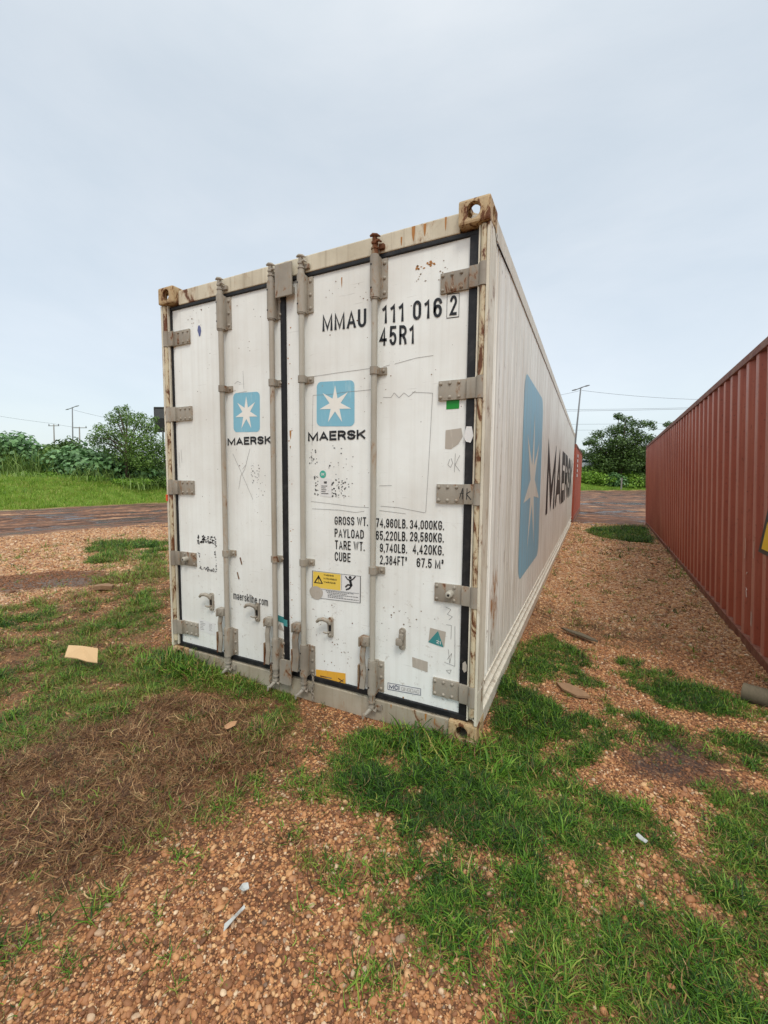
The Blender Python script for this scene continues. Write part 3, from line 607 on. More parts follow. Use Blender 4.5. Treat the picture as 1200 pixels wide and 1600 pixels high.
plate('glue_specks', speckle(-1.085, -1.05, 1.30, 1.43, 26, .007)+speckle(-.95, -.85, 1.29, 1.40, 46, .007)+speckle(-.93, -.80, 1.30, 1.56, 16, .006)+speckle(-1.12, -1.06, 1.50, 1.60, 22, .006)+speckle(-.98, -.86, 1.46, 1.62, 12, .006), M['inkgrey'], dr, on_door(.0018))
plate('paint_chips', speckle(-1.10, -.80, .2, .62, 46, .005)+speckle(-.60, -.35, .50, .66, 18, .006)+speckle(-1.0, -.7, 2.44, 2.60, 10, .006)+speckle(-.45, -.15, 2.45, 2.60, 12, .007)+speckle(-1.1, -.2, .2, 2.5, 30, .005), M['iron'], dr, on_door(.0018))
pen = []
for P in ([(-.195, 1.52), (-.205, 1.49), (-.190, 1.475), (-.178, 1.50), (-.188, 1.525)], [(-.165, 1.55), (-.168, 1.45)], [(-.140, 1.54), (-.165, 1.49), (-.138, 1.455)],
          [(-1.10, 2.045), (-.9, 2.05), (-.68, 2.052)], [(-.60, 2.052), (-.56, 2.058)], [(-.53, 2.060), (-.40, 2.078), (-.30, 2.080)], [(-1.09, 1.93), (-.97, 1.925), (-.86, 1.93), (-.68, 1.93)],
          [(-1.09, 1.93), (-1.095, 1.76), (-1.10, 1.62)], [(-.60, 1.88), (-.55, 1.875), (-.53, 1.90), (-.50, 1.87), (-.47, 1.895), (-.44, 1.872), (-.40, 1.90)], [(-.42, 1.895), (-.30, 1.88), (-.315, 1.50), (-.328, 1.225)],
          [(-1.11, 1.262), (-.95, 1.252), (-.80, 1.240), (-.69, 1.238)], [(-1.10, 1.215), (-.9, 1.215), (-.78, 1.205), (-.72, 1.215)], [(-.62, 1.224), (-.45, 1.212)], [(-.61, 1.25), (-.5, 1.246), (-.33, 1.222)], [(-.62, 1.37), (-.54, 1.372)],
          [(-.20, .70), (-.17, .69), (-.19, .66), (-.16, .65), (-.18, .63)], [(-.195, .60), (-.165, .60), (-.166, .52)], [(-.20, .38), (-.14, .37), (-.145, .60)], [(-.18, .46), (-.17, .38), (-.16, .44), (-.185, .40)], [(-.19, .335), (-.16, .345), (-.17, .32), (-.19, .335)]):
    pen += stroke(P, .0020)
plate('pen_marks', pen, M['pen'], dr, on_door(.0018))
plate('pen_marks', stroke([(-.128, 1.31), (-.112, 1.365), (-.112, 1.305)], .004)+stroke([(-.128, 1.335), (-.108, 1.338)], .003)+stroke([(-.088, 1.365), (-.090, 1.305)], .004)+stroke([(-.070, 1.350), (-.092, 1.335), (-.066, 1.305)], .004), M['ink'], dr, lambda a, b: (a, .0285 if a > -.1 else .0285, b))
# left leaf
emblem(dl, (0, 1, 0, 1), [(-1.765, 1.997), (-1.524, 1.989), (-1.528, 1.722), (-1.768, 1.729)], (M['blue'], M['star']))
lettering('MAERSK', [(-1.827, 1.693), (-1.428, 1.692), (-1.428, 1.637), (-1.827, 1.638)], dl, bold=.235, spacing=.17, ws=2.05)
lettering('maerskline.com', [(-1.802, .585), (-1.478, .578), (-1.478, .520), (-1.802, .527)], dl, M['inkblack2'], bold=.115, spacing=.11)
plate('teal_tape', [[(-1.405, .472), (-1.337, .462), (-1.337, .418), (-1.405, .428)]], M['teal'], dl); plate('teal_tape', [[(-1.334, .455), (-1.30, .452), (-1.30, .405), (-1.334, .410)]], M['teal'], dr, lambda a, b: (a, .0445, b))
plate('triangle_sticker', [[(-1.372, .418), (-1.338, .360), (-1.402, .375)]], M['resid'], dl)
plate('torn_sticker', [[(-2.100, 2.470), (-2.092, 2.500), (-2.080, 2.505), (-2.066, 2.488), (-2.062, 2.460), (-2.072, 2.428), (-2.085, 2.425), (-2.092, 2.450)]], M['bluedec'], dl)
plate('glue_specks', speckle(-2.157, -1.965, .92, .973, 70, .010)+speckle(-2.157, -2.140, .72, .95, 16, .008)+speckle(-1.982, -1.965, .72, .95, 20, .008)+speckle(-2.15, -1.97, .705, .735, 30, .009)+speckle(-2.39, -2.34, .4, 2.4, 0, .005)+speckle(-1.62, -1.54, 1.36, 1.52, 22, .006)+speckle(-1.58, -1.48, 1.22, 1.5, 16, .006), M['inkgrey'], dl, on_door(.0018))
plate('paint_chips', speckle(-2.3, -1.9, .2, 2.6, 26, .005)+speckle(-2.2, -2.05, 2.48, 2.62, 14, .006)+speckle(-1.75, -1.42, .15, 2.6, 24, .005)+stroke([(-1.73, .84), (-1.715, .79)], .012)+stroke([(-1.76, .73), (-1.745, .68)], .012), M['iron'], dl, on_door(.0018))
fl = plate('faint_label', [[(-2.169, .320), (-2.001, .310), (-2.001, .216), (-2.169, .226)]], M['labelw'], dl)
plate('label_fine_print', [rq(-2.155, -2.155+random.uniform(.03, .06), .30-.012*i, .304-.012*i) for i in range(6)]+[rq(-2.06, -2.06+random.uniform(.02, .045), .295-.01*i, .298-.01*i) for i in range(6)], M['inkfaint'], fl, on_door(.0022))
pen = []
for P in ([(-1.78, 1.58), (-1.71, 1.46), (-1.66, 1.37), (-1.60, 1.26)], [(-1.62, 1.61), (-1.67, 1.47), (-1.71, 1.42), (-1.73, 1.33)], [(-1.69, 1.47), (-1.66, 1.50)], [(-1.67, 2.14), (-1.665, 2.02)], [(-1.75, 2.06), (-1.72, 2.075), (-1.69, 2.06)], [(-1.78, 2.01), (-1.74, 2.015)], [(-1.72, 1.995), (-1.64, 2.0)], [(-2.335, 1.60), (-2.33, 1.48)], [(-2.31, 1.62), (-2.305, 1.52)]):
    pen += stroke(P, .0020)
plate('pen_marks', pen, M['pen'], dl, on_door(.0018))
# orange reflector on the left post
MB().box(-W-.004, -W+.012, .012, .020, 1.225, 1.275, .001).build('reflector', M['orange'], white)

# right and left side, roof, far end
def side(parent, x0, s, mat, rail, decals):
    P = lambda d: x0+s*d
    prof = [(.162, -.002), (.172, -.014), (.19, -.014), (.20, -.004), (.215, -.004), (.225, -.014), (.255, -.014), (.262, -.006)]
    y = .31
    while y < LEN-.2:
        prof += [(y-.004, -.006), (y, -.012), (y+.004, -.012), (y+.008, -.006)]; y += .155
    prof.append((LEN-.16, -.006))
    b = MB(); b.sweep(prof, .258, 2.672, lambda u, v, t: (P(v), u, t)); b.build('side_panel', mat, parent)
    pr = [(.270, -.006), (.266, .000), (.252, .001), (.244, -.020), (.190, -.024), (.180, -.002), (.168, -.001), (.160, -.022), (.104, -.024), (.094, -.001), (.080, 0), (.072, -.012), (-.02, -.012), (-.02, -.06)]
    b = MB(); b.sweep(pr, .020, LEN-.05, lambda u, v, t: (P(v), t, u)); b.build('bottom_rail', rail, parent)
    pr = [(2.664, -.03), (2.664, -.001), (2.690, 0), (2.694, -.006), (2.776, -.006), (2.786, -.02), (2.786, -.08)]
    b = MB(); b.sweep(pr, .178, LEN-.178, lambda u, v, t: (P(v), t, u)); b.build('top_rail', rail, parent)
    b = MB(); b.sweep([(-.0005, .020), (-.0005, .165), (-.014, .165)], .09, 2.682, lambda u, v, t: (P(u), v, t)); b.build('corner_post_side', M['post'] if s > 0 else mat, parent)
side(white, 0, 1, M['side'], M['siderail'], True); side(white, -W, -1, M['side'], M['siderail'], False)
# black crack line under the top rail
b = MB(); pts = [(.004, .10, 2.70), (.004, .16, 2.64), (.004, .24, 2.655), (.003, .6, 2.668)]
b.tube([(x-.006, y, z) for x, y, z in pts]+[(-.004, LEN-.2, 2.672)], .0042, 5); b.build('rail_seam', M['rubber'], white)
b = MB(); b.box(-W+.02, -.02, .10, LEN-.1, 2.74, 2.775); b.build('roof', M['side'], white)
b = MB(); b.box(-W+.04, -.04, LEN-.09, LEN-.03, -.02, 2.7); b.build('end_wall', M['side'], white)
b = MB(); b.box(-W+.05, -.05, .14, LEN-.1, -.015, .05); b.build('underframe', M['dark'], white)
# big emblem and lettering on the right side
sw = lambda dd: (lambda a, b: (-.0055+dd, a, b))
sq = [(1.355, 2.258), (2.74, 2.268), (2.91, .552), (1.395, .605)]
quad = [(1.37, 2.262), (2.78, 2.262), (2.86, .575), (1.37, .575)]
o = plate('emblem', [warp(rounded(0, 1, 0, 1, .10), (0, 1, 0, 1), quad)], M['blueside'], white, lambda a, b: (-.0040, a, b))
W_ = lambda P: warp(P, (0, 1, 0, 1), quad)
plate('star', fan(W_(star(.5, .47, .41, .115)), W_([(.5, .47)])[0]), M['starside'], o, lambda a, b: (-.0026, a, b))
LAYDIR[0] = (1., 0., 0.); me = text_shape('MAERSK', .25, .17, 2.05); quadmap(me, [(3.55, 1.94), (11.2, 1.94), (11.2, .95), (3.55, .95)], lambda a, b: (-.0030, a, b)); link('lettering', me, M['blackside'], white)

# ------------------------------------------------------------------ red corrugated containers
def red_container(name, x, y, z, rz, length, tilt=0, both=True):
    r = empty(name, (x, y, z), rz); r.rotation_euler = (0, tilt, rz)
    Hh, Ww, d = 2.591, 2.438, .036
    def corr(s, x0):
        prof = []; t = .16
        while t < length-.16-.278:
            prof += [(t, 0), (t+.072, 0), (t+.140, -d), (t+.210, -d), (t+.278, 0)]; t += .278
        prof.append((length-.16, 0))
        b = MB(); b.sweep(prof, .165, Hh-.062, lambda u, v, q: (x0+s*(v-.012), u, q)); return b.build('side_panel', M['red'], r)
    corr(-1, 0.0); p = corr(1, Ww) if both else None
    for s, x0 in ((-1, 0), (1, Ww)):
        P = lambda a: x0-s*a
        b = MB(); pr = [(.170, .050), (.168, .0), (.160, -.002), (.150, .004), (.030, .004), (.022, -.006), (.004, -.006), (.0, .05)]
        b.sweep(pr, .0, length, lambda u, v, q: (P(v), q, u)); b.build('bottom_rail', M['redrail'], r)
        b = MB(); a_, c_ = sorted((P(-.002), P(.06))); b.box(a_, c_, .16, length-.16, Hh-.064, Hh-.002, .004); b.build('top_rail', M['redrail'], r)
        for yy in (.0, length-.16):
            b = MB(); a_, c_ = sorted((P(0), P(.10))); b.box(a_, c_, yy, yy+.16, .118, Hh-.118, .006); b.build('corner_post', M['red'], r)
        for yy, fy in ((0, 1), (length, -1)):
            for zz, fz in ((Hh-.118, 1), (.118, -1)):
                me = CAST.copy(); co = np.zeros(len(me.vertices)*3); me.vertices.foreach_get('co', co); co = co.reshape(-1, 3)*np.array([s, fy, fz])+np.array([x0, yy, zz])
                me.vertices.foreach_set('co', co.ravel()); me.update(); link('corner_casting', me, M['redrail'], r)
    b = MB(); b.box(.02, Ww-.02, .1, length-.1, Hh-.03, Hh-.012); b.build('roof', M['red'], r)
    for yy in (.03, length-.07): 
        b = MB(); b.box(.1, Ww-.1, yy, yy+.04, .12, Hh-.06); b.build('end_wall', M['red'], r)
    return r
rz = -math.atan(.0325)
TIL = math.radians(-2.2)
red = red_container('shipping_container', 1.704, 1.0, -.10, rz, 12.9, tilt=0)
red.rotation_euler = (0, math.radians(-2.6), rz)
tag(red, 'red corrugated container on the right with a yellow warning triangle on its side', 'shipping container', 'shipping containers in the yard')
def rside(d=.001): return lambda a, b: (.012-d-.001, a, b)      # local: along y, height z on the outer crest
tri_ = plate('warning_triangle', [[(-.02, .985), (.415, .985), (.198, 1.35)]], M['ink'], red, lambda a, b: (.0075, a, b))
plate('triangle_field', [[(.065, 1.020), (.330, 1.020), (.198, 1.245)]], M['warnyel'], tri_, lambda a, b: (.0062, a, b))
tri_.location = (0, .745, -.03)
plate('scratches', stroke([(1.54, .84), (1.52, .95), (1.53, 1.02)], .010)+stroke([(1.285, .88), (1.28, 1.02)], .010), M['scar'], red, lambda a, b: (.0085, a, b))
b = MB()
for P in ([(1.52, .72), (1.56, .67), (1.55, .60), (1.52, .56)], [(1.56, .62), (1.53, .54), (1.52, .50)], [(1.58, .43), (1.61, .36)]): b.tube([(.022, y_, z_) for y_, z_ in P], .004, 5)
b.build('loose_wire', M['scar'], red)
plate('scratches', [[(1.30, .30), (1.30, .42), (1.325, .43), (1.33, .31)]], M['scar'], red, lambda a, b: (.0085, a, b))
far = red_container('shipping_container', -2.42, 13.35, -.02, math.radians(-.6), 6.06)
tag(far, 'short red container standing end to end behind the long white one', 'shipping container', 'shipping containers in the yard')
plate('lettering', [[(5.2-.9*0+.02, 0)]*0 or [(.75+.0, 2.30-.17*i), (1.35, 2.30-.17*i), (1.35, 2.20-.17*i), (.75, 2.20-.17*i)] for i in range(5)], M['labelw'], far, lambda a, b: (2.438+.014-.002, a, b))

# ------------------------------------------------------------------ ground masks (world coordinates, metres)
P_ = lambda s: np.array(s, float)
GREEN = [P_(p) for p in (
 [(0.41,11.05),(1.19,12.61),(1.94,12.66),(1.83,9.14),(1.30,9.06),(0.65,9.95)],
 [(-0.03,1.38),(0.16,1.99),(0.44,1.79),(0.61,1.65),(0.56,1.23),(0.70,1.08),(0.58,0.97),(0.38,1.02),(0.22,0.89),(0.03,1.01)],
 [(0.75,1.69),(0.94,1.62),(1.19,1.39),(1.34,1.27),(1.46,1.29),(1.39,1.00),(1.22,0.87),(1.03,0.85),(0.88,1.03),(0.76,1.17)],
 [(-0.13,0.76),(0.06,0.80),(0.30,0.51),(0.48,0.48),(0.62,0.80),(0.83,0.78),(0.99,0.57),(0.98,0.41),(0.84,0.31),(0.67,0.31),(0.60,0.08),(0.49,-0.05),(0.70,-0.06),(0.84,-0.11),(0.89,-0.23),(0.92,-0.10),(1.03,0.20),(1.29,0.29),(1.6,.1),(1.6,-1.2),(0.97,-1.5),(0.36,-1.25),(0.33,-1.10),(0.37,-0.98),(0.30,-0.84),(0.23,-0.99),(0.10,-1.08),(-0.04,-1.06),(-0.08,-0.97),(0.04,-0.79),(0.19,-0.80),(0.13,-0.69),(-0.09,-0.70),(-0.22,-0.62),(-0.34,-0.68),(-0.50,-0.64),(-0.70,-0.30),(-0.65,-0.06),(-0.00,-0.03),(.05,.3)],
 [(1.07,0.62),(1.26,0.78),(1.41,0.69),(1.7,.5),(1.5,.2),(1.28,0.26),(1.18,0.33),(1.11,0.45)],
 [(-3.26,-0.77),(-3.13,-0.58),(-3.51,-0.22),(-3.86,0.38),(-4.25,0.99),(-3.34,0.66),(-2.45,0.04),(-2.09,0.09),(-1.76,-0.20),(-1.95,-0.49),(-1.92,-0.80),(-2.01,-0.98),(-2.19,-1.19),(-3.5,-1.6)],
 [(-8.77,2.95),(-8.70,3.73),(-7.58,3.82),(-4.68,1.66),(-4.66,1.10),(-5.60,1.17)],
 [(-5.6,-0.3),(-5.15,0.35),(-4.56,0.26),(-4.38,-0.01),(-4.28,-0.36),(-5.2,-.8)],
 [(-3.0,-.6),(-1.9,-.4),(-1.45,-.22),(-1.5,.02),(-2.6,.15)],
 [(-.55,-.40),(.15,-.35),(.2,.15),(.0,.0),(-.30,-.04)],
 [(.2,-.4),(.9,-.45),(1.0,-.9),(.5,-1.1),(.3,-.8)],
 [(-1.85,-0.10),(-1.50,-0.03),(-1.28,-0.02),(-1.01,-0.32),(-0.85,-0.62),(-1.01,-0.72),(-1.3,-.5)])]
SPARSE = [P_(p) for p in (
 [(-0.95,-1.32),(-0.94,-1.22),(-0.84,-1.15),(-0.81,-1.23),(-0.84,-1.34),(-0.91,-1.36)],
 [(-0.53,-1.51),(-0.51,-1.41),(-0.44,-1.39),(-0.34,-1.32),(-0.19,-1.26),(-0.23,-1.39),(-0.38,-1.51),(-0.48,-1.60)],
 [(-0.79,-0.64),(-0.60,-0.49),(-0.26,-0.60),(-0.06,-0.79),(0.12,-0.72),(0.10,-0.82),(-0.09,-0.95),(-0.33,-0.99)],
 [(-3.99,-0.47),(-5.0,0.3),(-5.6,1.6),(-4.84,1.80),(-3.74,0.96),(-3.69,0.47),(-3.36,-0.29),(-3.14,-0.81),(-4.5,-1.5)],
 [(-1.95,-1.33),(-1.70,-1.20),(-1.33,-1.40),(-1.12,-1.56),(-0.85,-1.75),(-1.3,-2.1)],
 [(.1,-.9),(.3,-.8),(.33,-1.1),(.1,-1.15)])]
SPARSE.append(P_([(-2.4,-1.6),(-2.4,-.9),(-2.1,-.5),(-1.7,-.25),(-1.0,-.3),(-.8,-.8),(-.95,-1.2),(-1.3,-1.75)]))
DEAD = [P_([(-2.06,-1.5),(-2.1,-0.95),(-1.95,-0.66),(-2.03,-0.30),(-1.60,-.20),(-1.14,-0.26),(-0.86,-0.56),(-1.00,-0.89),(-0.99,-1.13),(-1.01,-1.27),(-1.11,-1.44),(-1.30,-1.56),(-1.5,-1.75)])]
SOIL = [P_([(-4.28,-0.36),(-5.17,1.00),(-5.63,2.40),(-4,1.3),(-2.22,0.12),(-1.09,-0.11),(-0.77,-0.34),(-0.85,-0.67),(-0.98,-1.16),(-1.03,-1.48),(-1.3,-2.2),(-4.5,-2.5)]),
        P_([(-0.3,3.2),(0.41,2.66),(0.97,2.42),(1.25,2.30),(0.93,1.96),(0.43,1.95),(-0.0,2.2)])]
OIL = [P_([(0.67,0.25),(0.95,0.49),(1.10,0.42),(1.27,0.37),(1.20,0.20),(0.93,0.17),(0.74,0.10)]), P_([(-6.9,0.3),(-6.7,1.1),(-6.2,1.55),(-5.6,1.6),(-5.4,.9),(-5.9,0.2)])]
NEARB = P_([(-20,-30),(-13.4,-4),(-11.7,2.6),(-10.7,5.6),(-8.3,9.6),(-3.5,12.8),(0.1,13.45),(2,13.0),(8,12.6),(40,10),(300,0)])
FARB = P_([(-30,-60),(-22.5,-10),(-20.9,6.3),(-20.6,13),(-17,24),(-10,40),(-0.5,59),(7,66),(40,80),(300,130)])
def segdist(X, Y, A, B):
    d = B-A; t = np.clip(((X-A[0])*d[0]+(Y-A[1])*d[1])/(d@d), 0, 1); return np.hypot(X-A[0]-t*d[0], Y-A[1]-t*d[1])
def sdpoly(X, Y, P):
    D = np.full(X.shape, 1e9); ins = np.zeros(X.shape, bool); n = len(P)
    for i in range(n):
        A, B = P[i], P[(i+1) % n]; D = np.minimum(D, segdist(X, Y, A, B))
        c = ((A[1] > Y) != (B[1] > Y)); xx = (B[0]-A[0])*(Y-A[1])/((B[1]-A[1]) or 1e-9)+A[0]; ins ^= c & (X < xx)
    return np.where(ins, D, -D)
def sdline(X, Y, P):                      # positive on the far (upper-left) side
    D = np.full(X.shape, 1e9); S_ = np.zeros(X.shape)
    for A, B in zip(P, P[1:]):
        d = segdist(X, Y, A, B); s = np.sign((B[0]-A[0])*(Y-A[1])-(B[1]-A[1])*(X-A[0])); m = d < D-1e-9; S_ = np.where(m, s, S_); D = np.minimum(D, d)
    return D*S_
def hash2(ix, iy, s):
    h = (ix.astype(np.int64)*374761393+iy.astype(np.int64)*668265263+s*1274126177) & 0x7fffffff
    h = ((h ^ (h >> 13))*1274126177) & 0x7fffffff; return ((h ^ (h >> 16)) & 0xffff)/65535.
def vnoise(X, Y, sc, s=0):
    x, y = X*sc, Y*sc; ix, iy = np.floor(x), np.floor(y); fx, fy = x-ix, y-iy; fx = fx*fx*(3-2*fx); fy = fy*fy*(3-2*fy)
    a, b, c, d = hash2(ix, iy, s), hash2(ix+1, iy, s), hash2(ix, iy+1, s), hash2(ix+1, iy+1, s)
    return (a*(1-fx)+b*fx)*(1-fy)+(c*(1-fx)+d*fx)*fy
def fbm(X, Y, sc, s=0, o=4): return sum(vnoise(X, Y, sc*2**i, s+i)*.5**(i+1) for i in range(o))/(1-.5**o)
def multi(X, Y, polys, soft, nz):
    m = np.full(X.shape, -1e9)
    for P in polys: m = np.maximum(m, sdpoly(X, Y, P))
    return np.clip((m+nz)/soft+.5, 0, 1)
def masks(X, Y):
    n1, n2 = fbm(X, Y, 3.2, 5)-.5, fbm(X, Y, 9., 9)-.5; nz = n1*.30+n2*.14
    g = multi(X, Y, GREEN, .10, nz-.01); sp = multi(X, Y, SPARSE, .2, nz)*np.clip((fbm(X, Y, 6, 3)-.44)*6, 0, 1)*.5
    g = g*np.clip((fbm(X, Y, 5.5, 31)-.32)*6, 0.18, 1)
    g = g*np.where(X < -2.6, np.clip((fbm(X, Y, 1.9, 37)-.36)*6, .06, 1), 1)
    dead = multi(X, Y, DEAD, .22, nz); soil = multi(X, Y, SOIL, .5, nz*2)
    oil = multi(X, Y, OIL, .25, nz*1.5)
    mud = np.clip(np.minimum(sdline(X, Y, NEARB)+nz*7+(fbm(X, Y, .5, 12)-.5)*2.5, -sdline(X, Y, FARB)+nz*3+(fbm(X, Y, .4, 13)-.5)*1.5)/.9+.5, 0, 1); bank = np.clip((sdline(X, Y, FARB)+nz*2)/.6+.5, 0, 1)
    return dict(green=g, sparse=sp, dead=dead, soil=soil, oil=oil, mud=mud, bank=bank)
def sstep(x): x = np.clip(x, 0, 1); return x*x*(3-2*x)
def height(X, Y):
    h = (fbm(X, Y, .35, 40)-.5)*.05+(fbm(X, Y, 2.2, 44)-.5)*.022
    near = np.clip(np.hypot(X+1, Y-1)/9, 0, 1); 
    nb = sdline(X, Y, NEARB); fb = sdline(X, Y, FARB)
    mudm = np.clip(nb/1.5, 0, 1)*np.clip(-fb/1.5, 0, 1)
    dn, df = np.maximum(nb, .01), np.maximum(-fb, .01); v = dn/(dn+df)
    h = h+mudm*((vnoise(v*14+.15*fbm(X, Y, .3, 60), X*0+.5, 1, 3)-.5)*.22+(fbm(X, Y, .8, 61)-.5)*.14)
    right = sstep((Y-25)/30)
    h = h+sstep(fb/7)*(1.15*(1-right)+.9*right)+sstep((fb-3)/9)*right*2.3+sstep((fb-8)/14)*(1-right)*.8
    dip = np.exp(-((Y+.02)/.42)**2)*sstep((X+2.2)/1.0)*sstep((.75-X)/.55)
    return h-.016-.055*dip
def axis(lo, hi, d0, d1, g):                # dense between lo..hi at d0, growing outward
    a = list(np.arange(lo, hi+1e-9, d0)); s = d0
    x = a[0]
    L_ = []
    while x > -420: s = min(s*g, 40); x -= s; L_.append(x)
    s = d0; x = a[-1]; R_ = []
    while x < 420: s = min(s*g, 40); x += s; R_.append(x)
    return np.array(L_[::-1]+a+R_)
gx = axis(-6.2, 1.9, .045, 0, 1.045); gy = axis(-2.2, 3.2, .045, 0, 1.045)
X, Y = np.meshgrid(gx, gy); Z = height(X, Y)
mk = masks(X, Y)
dn, df = np.maximum(sdline(X, Y, NEARB), .0), np.maximum(-sdline(X, Y, FARB), .0); band = dn/(dn+df+1e-6)
def grid_mesh(name, keep):
    ny, nx = X.shape; co = np.stack([X, Y, Z], -1).reshape(-1, 3)
    i = np.arange(ny*nx).reshape(ny, nx); F = np.stack([i[:-1, :-1], i[:-1, 1:], i[1:, 1:], i[1:, :-1]], -1).reshape(-1, 4)[keep.ravel()]
    used = np.unique(F); rm = np.full(ny*nx, -1); rm[used] = np.arange(len(used)); F = rm[F]
    me = bpy.data.meshes.new(name); me.vertices.add(len(used)); me.vertices.foreach_set('co', co[used].ravel().astype(np.float32))
    me.loops.add(F.size); me.loops.foreach_set('vertex_index', F.ravel().astype(np.int32)); me.polygons.add(len(F))
    me.polygons.foreach_set('loop_start', np.arange(0, F.size, 4, dtype=np.int32)); me.update(calc_edges=True)
    me.polygons.foreach_set('use_smooth', [True]*len(F))
    for kk, vv in list(mk.items())+[('band', band)]:
        a = me.attributes.new(kk, 'FLOAT', 'POINT'); a.data.foreach_set('value', vv.reshape(-1)[used].astype(np.float32))
    return me
k = NT('ground_dirt')
at_ = {a: k.attr(a) for a in ('green', 'dead', 'soil', 'oil', 'mud', 'bank', 'band', 'sparse')}
PEB = [(0, lin((88, 58, 38))), (.14, lin((142, 96, 62))), (.30, lin((178, 126, 82))), (.44, lin((118, 76, 50))), (.58, lin((196, 146, 98))), (.70, lin((154, 102, 66))), (.82, lin((206, 166, 120))), (.89, lin((132, 92, 68))), (.97, lin((214, 188, 154))), (1, lin((110, 90, 74)))]
warpv = k.n('ShaderNodeVectorMath', {0: k.pos, 1: k.n('ShaderNodeTexNoise', {'Vector': k.pos, 'Scale': 20.}).outputs['Color']}, operation='ADD').outputs[0]
cA = k.vor(62, out='Color'); dA = k.vor(62); cB = k.vor(115, out='Color'); dB = k.vor(115)
sA = k.n('ShaderNodeSeparateColor', {0: cA}).outputs[0]; sB = k.n('ShaderNodeSeparateColor', {0: cB}).outputs[0]; selA = k.n('ShaderNodeSeparateColor', {0: cA}).outputs[1]
gA, gB = k.ramp(sA, PEB, 'CONSTANT'), k.ramp(sB, PEB, 'CONSTANT')
useA = k.math('GREATER_THAN', selA, .45)
gr = k.mix(useA, gB, gA)
dd_ = k.mix(useA, dB, dA); edge = k.rng(dd_, .45, .75); gr = k.mix(edge, gr, lin((90, 62, 42)))
cC = k.vor(30, out='Color'); gC = k.ramp(k.n('ShaderNodeSeparateColor', {0: cC}).outputs[0], [(0, lin((186, 140, 100))), (.3, lin((220, 178, 136))), (.55, lin((160, 114, 80))), (.75, lin((236, 206, 170))), (1, lin((120, 88, 66)))], 'CONSTANT'); px_ = k.n('ShaderNodeSeparateXYZ', {0: k.pos}).outputs['X']; gr = k.mix(k.math('MULTIPLY', k.math('MAXIMUM', k.rng(px_, -4.4, -6.0), k.math('MULTIPLY', k.rng(k.n('ShaderNodeSeparateXYZ', {0: k.pos}).outputs['Y'], 1.5, 4.), .7)), .75), gr, gC)
dirtn = k.noise(1.1, 6, .62); dirtf = k.noise(9, 5, .65)
soilc = k.mix(dirtf, lin((102, 70, 46)), lin((148, 106, 70)))
gr = k.mix(k.rng(dirtn, .50, .72, 0, .6), gr, soilc)
soilb = k.mix(k.rng(dirtf, .35, .65), lin((84, 60, 42)), lin((132, 98, 66)))
soilb = k.mix(k.math('MULTIPLY', k.rng(selA, .74, .76), k.rng(dA, .55, .3)), soilb, gA)
c = k.mix(k.math('MULTIPLY', at_['soil'], .85), gr, soilb)
c = k.mix(k.math('MULTIPLY', at_['green'], .75), c, k.mix(dirtf, lin((56, 44, 28)), lin((92, 70, 44))))
c = k.mix(k.math('MULTIPLY', at_['dead'], .7), c, k.mix(dirtf, lin((66, 42, 28)), lin((108, 70, 46))))
c = k.mix(k.math('MULTIPLY', at_['oil'], .8), c, lin((52, 44, 42)))
bvec = k.n('ShaderNodeCombineXYZ', {0: k.math('MULTIPLY', at_['band'], 46.), 1: k.math('MULTIPLY', k.n('ShaderNodeSeparateXYZ', {0: k.pos}).outputs['X'], .5), 2: 0.}).outputs[0]
bn = k.noise(1., 5, .6, bvec, .4); mn = k.noise(.9, 7, .65); fn = k.noise(7, 6, .7)
mudc = k.ramp(k.math('ADD', k.math('MULTIPLY', bn, .65), k.math('MULTIPLY', mn, .35)), [(.38, lin((40, 33, 29))), (.46, lin((78, 57, 45))), (.51, lin((118, 84, 64))), (.56, lin((138, 100, 76))), (.64, lin((184, 144, 110)))])
mudc = k.mix(k.rng(fn, .42, .62, 0, .6), mudc, lin((62, 46, 38)))
wet = k.math('MULTIPLY', k.math('MULTIPLY', k.rng(bn, .51, .45), k.rng(mn, .52, .46)), at_['mud'])
c = k.mix(at_['mud'], c, mudc)
c = k.mix(at_['bank'], c, k.mix(fn, lin((84, 104, 36)), lin((112, 140, 46))))
hgt = k.math('ADD', k.math('MULTIPLY', k.math('SUBTRACT', 1., edge), .6), k.math('MULTIPLY', dirtf, .6))
bp = k.n('ShaderNodeBump', {'Height': k.mix(at_['mud'], hgt, fn), 'Strength': .75, 'Distance': .008}); bp2 = k.n('ShaderNodeBump', {'Height': k.noise(3., 5, .6), 'Strength': .5, 'Distance': .03, 'Normal': bp.outputs[0]})
k.t.links.new(bp2.outputs[0], k.b.inputs['Normal'])
k.set(c, k.mix(wet, k.mix(at_['oil'], .85, .45), .22), k.mix(wet, .25, .6)); M['ground'] = k.m
fm = (mk['mud'][:-1, :-1]+mk['mud'][1:, 1:])/2 > .5
tag(link('ground', grid_mesh('ground', ~fm), M['ground']), kind='structure'); tag(link('muddy_road', grid_mesh('muddy_road', fm), M['ground']), kind='structure')

